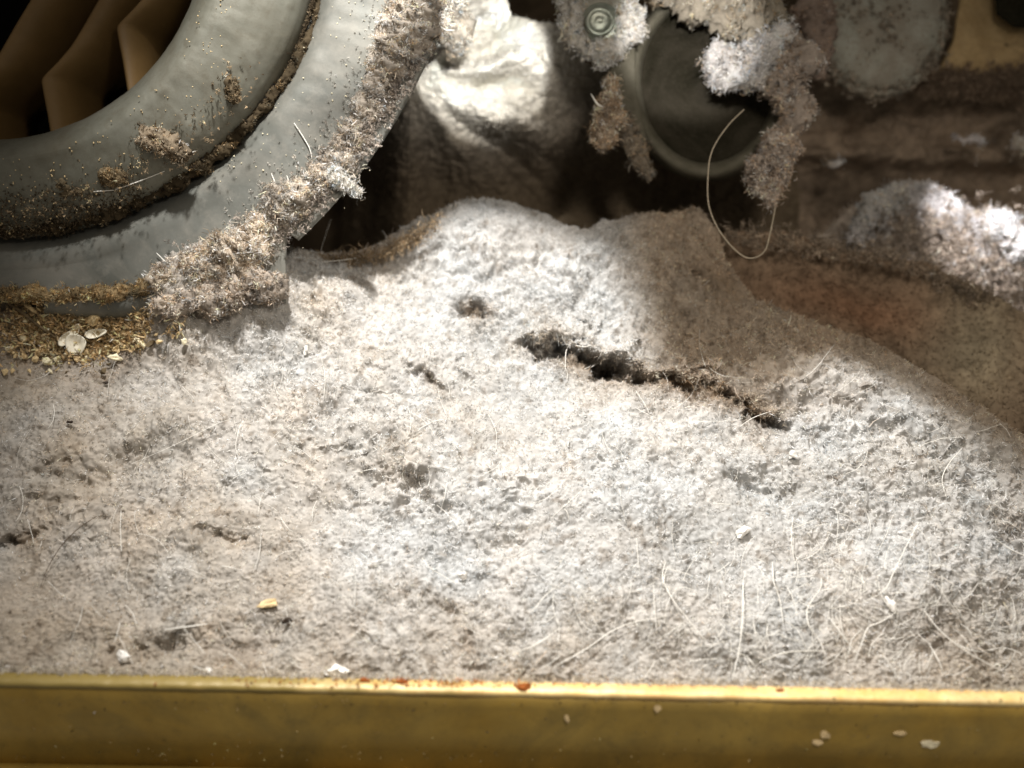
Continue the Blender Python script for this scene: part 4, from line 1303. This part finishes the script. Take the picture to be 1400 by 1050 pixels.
o = tube('loose_hair', [on_bed(x, y, 0.008) for x, y in [(132, 706), (108, 722), (85, 745), (66, 775), (55, 805)]], 0.0011, M_darkhair)
tag(o, 'fine dark curved hair on the smooth felt at the lower left', 'hair', 'loose hairs on the lint')
# the countless fainter hairs worked into the lint
Vs, Fs, k0 = [], [], 0
for _ in range(420):
    if random.random() < 0.6:
        x, y = random.gauss(1130, 170), random.gauss(850, 60)
    else:
        x, y = random.uniform(20, 1390), random.uniform(470, 915)
    if not (5 < x < 1395 and 470 < y < 925): continue
    a = random.uniform(0, math.pi * 2); L_ = random.uniform(14, 60); bend = random.uniform(-1.2, 1.2)
    pl = []
    for t in np.linspace(0, 1, 7):
        aa = a + bend * t + random.uniform(-.12, .12)
        pl.append(on_bed(min(max(x, 3), 1397), min(max(y, 440), 926), 0.004 + 0.006 * math.sin(t * 3.1)))
        x += math.cos(aa) * L_ / 6; y += math.sin(aa) * L_ / 6
    pl = np.array(pl); T_ = unit(np.gradient(pl, axis=0)); A_ = unit(np.cross(T_, FWD)) * 0.0008 * random.uniform(0.6, 1.3)
    B_ = unit(np.cross(T_, A_)) * 0.0008
    G_ = np.stack([pl + A_, pl - 0.5 * A_ + 0.8 * B_, pl - 0.5 * A_ - 0.8 * B_], 1)
    Vs.append(G_.reshape(-1, 3)); Fs.append(grid_faces(7, 3, True) + k0); k0 += 21
tag(mesh('stray_hair_tangle', np.concatenate(Vs), np.concatenate(Fs), M_hair, None), 'faint stray hairs matted into the lint, thickest at the lower right', kind='stuff')

# threads hanging in the air and on the plate
o = tube('hanging_thread', [W(1017, 150, 2.85), W(995, 172, 2.83), (W(974, 205, 2.82)), W(968, 240, 2.82), W(970, 285, 2.82), W(990, 325, 2.82), W(1020, 352, 2.83), W(1044, 345, 2.84), W(1053, 318, 2.86), W(1060, 284, 2.88)], 0.0024, plain('grey_thread', (0.42, 0.36, 0.27), var=0.2), taper=False)
tag(o, 'long fine thread hanging in a loop below the motor cup', 'thread')
o = tube('bristle', [W(835, 150, 2.9), W(818, 143, 2.9), W(808, 128, 2.9)], 0.0035, M_hair)
tag(o, 'short pale bristle sticking out left of the hanging lint clump', 'bristle')
for pts, lab in [([(402, 168), (415, 188), (424, 205), (427, 224)], 'pale hair standing on the plate above the fringe'),
                 ([(371, 237), (377, 252), (384, 268)], 'pale hair standing on the fringe left of the tuft'),
                 ([(392, 240), (396, 252), (397, 262)], 'tiny hair between the two hairs on the fringe'),
                 ([(128, 262), (142, 261), (156, 260)], 'thick pale fibre on the inlet ring below the crumb cluster'),
                 ([(158, 259), (190, 248), (225, 234)], 'thin hair stretched under the brown wad on the ring'),
                 ([(240, 204), (255, 209), (270, 206)], 'short bright hair at the right end of the brown wad'),
                 ([(214, 346), (225, 357), (238, 372)], 'faint hair on the plate above the brown fringe'),
                 ([(262, 352), (300, 326), (345, 300)], 'hair lying along the upper side of the frizzy fringe')]:
    def rd(x, y):
        return ringdepth(math.hypot(x - AX, y - AY)) - 0.008
    tag(tube('clinging_hair', [W(x, y, rd(x, y)) for x, y in pts], 0.0016, M_hair), lab, 'hair', 'hairs clinging to the blower housing')

# ------------------------------------------------------------------ single specks
for x, y, r, sq, rot, m, lab, nm in [
    (170, 897, 9, (0.9, 1, 0.7), 0.1, M_white, 'round white crumb on the lint at the lower left', 'white_crumb'),
    (460, 917, 15, (1.1, 0.48, 0.5), 0.15, M_white, 'largest white chip lying against the metal edge', 'white_chip'),
    (283, 920, 6, (0.9, 1.1, 0.6), -0.5, M_white, 'small white chip touching the metal edge left of the largest chip', 'white_chip'),
    (632, 787, 6, (1, 0.8, 0.6), 0, M_white, 'small white crumb above the dark crack in the lint', 'white_crumb'),
    (1016, 726, 9, (1.1, 0.6, 0.5), 0.7, M_white, 'slanted white chip in the middle of the right half', 'white_chip'),
    (1217, 826, 9, (0.6, 1.2, 0.5), 0.3, M_white, 'upright white chip among the hairs at the bottom right', 'white_chip'),
    (1084, 621, 5, (1, 1, 0.8), 0, M_white, 'tiny white bead below the right end of the fold', 'white_crumb'),
    (252, 467, 4, (1, 1, 0.8), 0, M_pale, 'tiny cream bead left of the olive hole by the housing', 'white_crumb'),
    (418, 479, 5, (0.5, 1.3, 0.6), -0.1, M_white, 'tiny upright white grain left of centre', 'white_chip'),
    (392, 848, 8, (1.0, 0.42, 0.5), 0.15, M_dot, 'little dark brown insect like speck at the lower left', 'dark_speck'),
    (242, 452, 3, (1, 0.8, 0.6), 0, M_dot, 'tiny black dot on the pale lint right of the debris', 'dark_speck'),
    (95, 577, 3, (1.4, 0.6, 0.6), 0, M_dot, 'tiny dark fleck on the felt at the left', 'dark_speck'),
    (145, 523, 3, (1.5, 0.6, 0.6), 0, M_dot, 'tiny dark fleck below the debris pile', 'dark_speck'),
]:
    tag(stone(nm, x, y, r, m, 0.006, sq, rot, 2, seed=int(x)), lab, 'speck' if 'speck' in nm else 'chip')
tan = stone('tan_crumb', 367, 826, 11, M_crumb, 0.002, (1.2, 0.45, 0.5), 0.2, 2, seed=4)
tag(tan, 'flat tan brown scrap just above the insect like speck', 'scrap')
# spots on the face of the metal edge
for x, y, r, sq, lab in [(775, 981, 6.3, (0.45, 1.2, 0.25), 'white drip on the gold face near the middle'),
                         (899, 968, 5.6, (0.8, 1.0, 0.25), 'cream spot on the gold face right of the drip'),
                         (1128, 1003, 7, (0.9, 0.8, 0.25), 'faint tan spot on the gold face at the right'),
                         (1272, 1016, 8.4, (1.3, 0.7, 0.2), 'largest pale smear on the gold face at the right'),
                         (1230, 1002, 5.6, (1.2, 0.8, 0.2), 'pale smear left of the largest smear on the gold face'),
                         (1118, 1014, 6, (1.2, 0.7, 0.2), 'tiny pink white fleck on the gold face')]:
    tag(stone('dried_spot', x, y, r, M_pale if r > 7 else M_crumb, 0, sq, 0.1, 2, seed=int(x), p=on_face(x, y)), lab, 'spot')
for x, y, r, lab in [(716, 940, 9, 'rust blister on the rim near the middle'), (548, 932, 7, 'rust spot on the rim left of the blister'), (500, 930, 6, 'rust spot on the rim beside the largest white chip'), (1066, 944, 5, 'small rust fleck on the rim at the right')]:
    p = on_z(x, y, zt + 0.006)
    tag(stone('rust_spot', x, y, r, plain('rust_' + str(x), (0.30, 0.09, 0.02), 0.8, 0.2), 0, (1.1, 0.5, 0.35), 0, 2, seed=int(x), p=p), lab, 'rust spot')

# ------------------------------------------------------------------ an added, unseen panel above, shaped to keep the torch off the back
tgt = [(680, -60, 2.9), (655, 100, 2.9), (560, 230, 2.9), (436, 320, 2.93), (520, 318, 2.95), (600, 290, 2.97), (660, 278, 2.98), (740, 298, 2.97), (800, 325, 2.95), (862, 380, 2.88),
       (878, 440, 2.80), (905, 500, 2.72), (960, 520, 2.70), (1040, 490, 2.74), (1130, 470, 2.76), (1230, 520, 2.68), (1300, 565, 2.62), (1400, 625, 2.52), (1600, 700, 2.45),
       (1900, 300, 2.9), (1900, -700, 3.4), (700, -700, 3.4)]
low_, top_ = [], []
for x, y, d in tgt:
    p = W(x, y, d)
    dd_ = lambda q_: float((q_ - CAM) @ FWD)
    k = 0.45
    q_ = TORCH + (p - TORCH) * k
    low_.append(q_); top_.append(q_ - FWD * 0.02)
import bmesh
bm = bmesh.new()
a_ = [bm.verts.new(v) for v in low_]; b_ = [bm.verts.new(v) for v in top_]
bm.faces.new(a_); bm.faces.new(list(reversed(b_)))
for i in range(len(a_)):
    j = (i + 1) % len(a_)
    bm.faces.new([a_[j], a_[i], b_[i], b_[j]])
me = bpy.data.meshes.new('shade_panel'); bm.to_mesh(me); bm.free()
me.materials.append(M_flange)
o = bpy.data.objects.new('shade_panel', me); C.objects.link(o)
tag(o, 'added grey panel out of view above, shading the back', kind='structure')
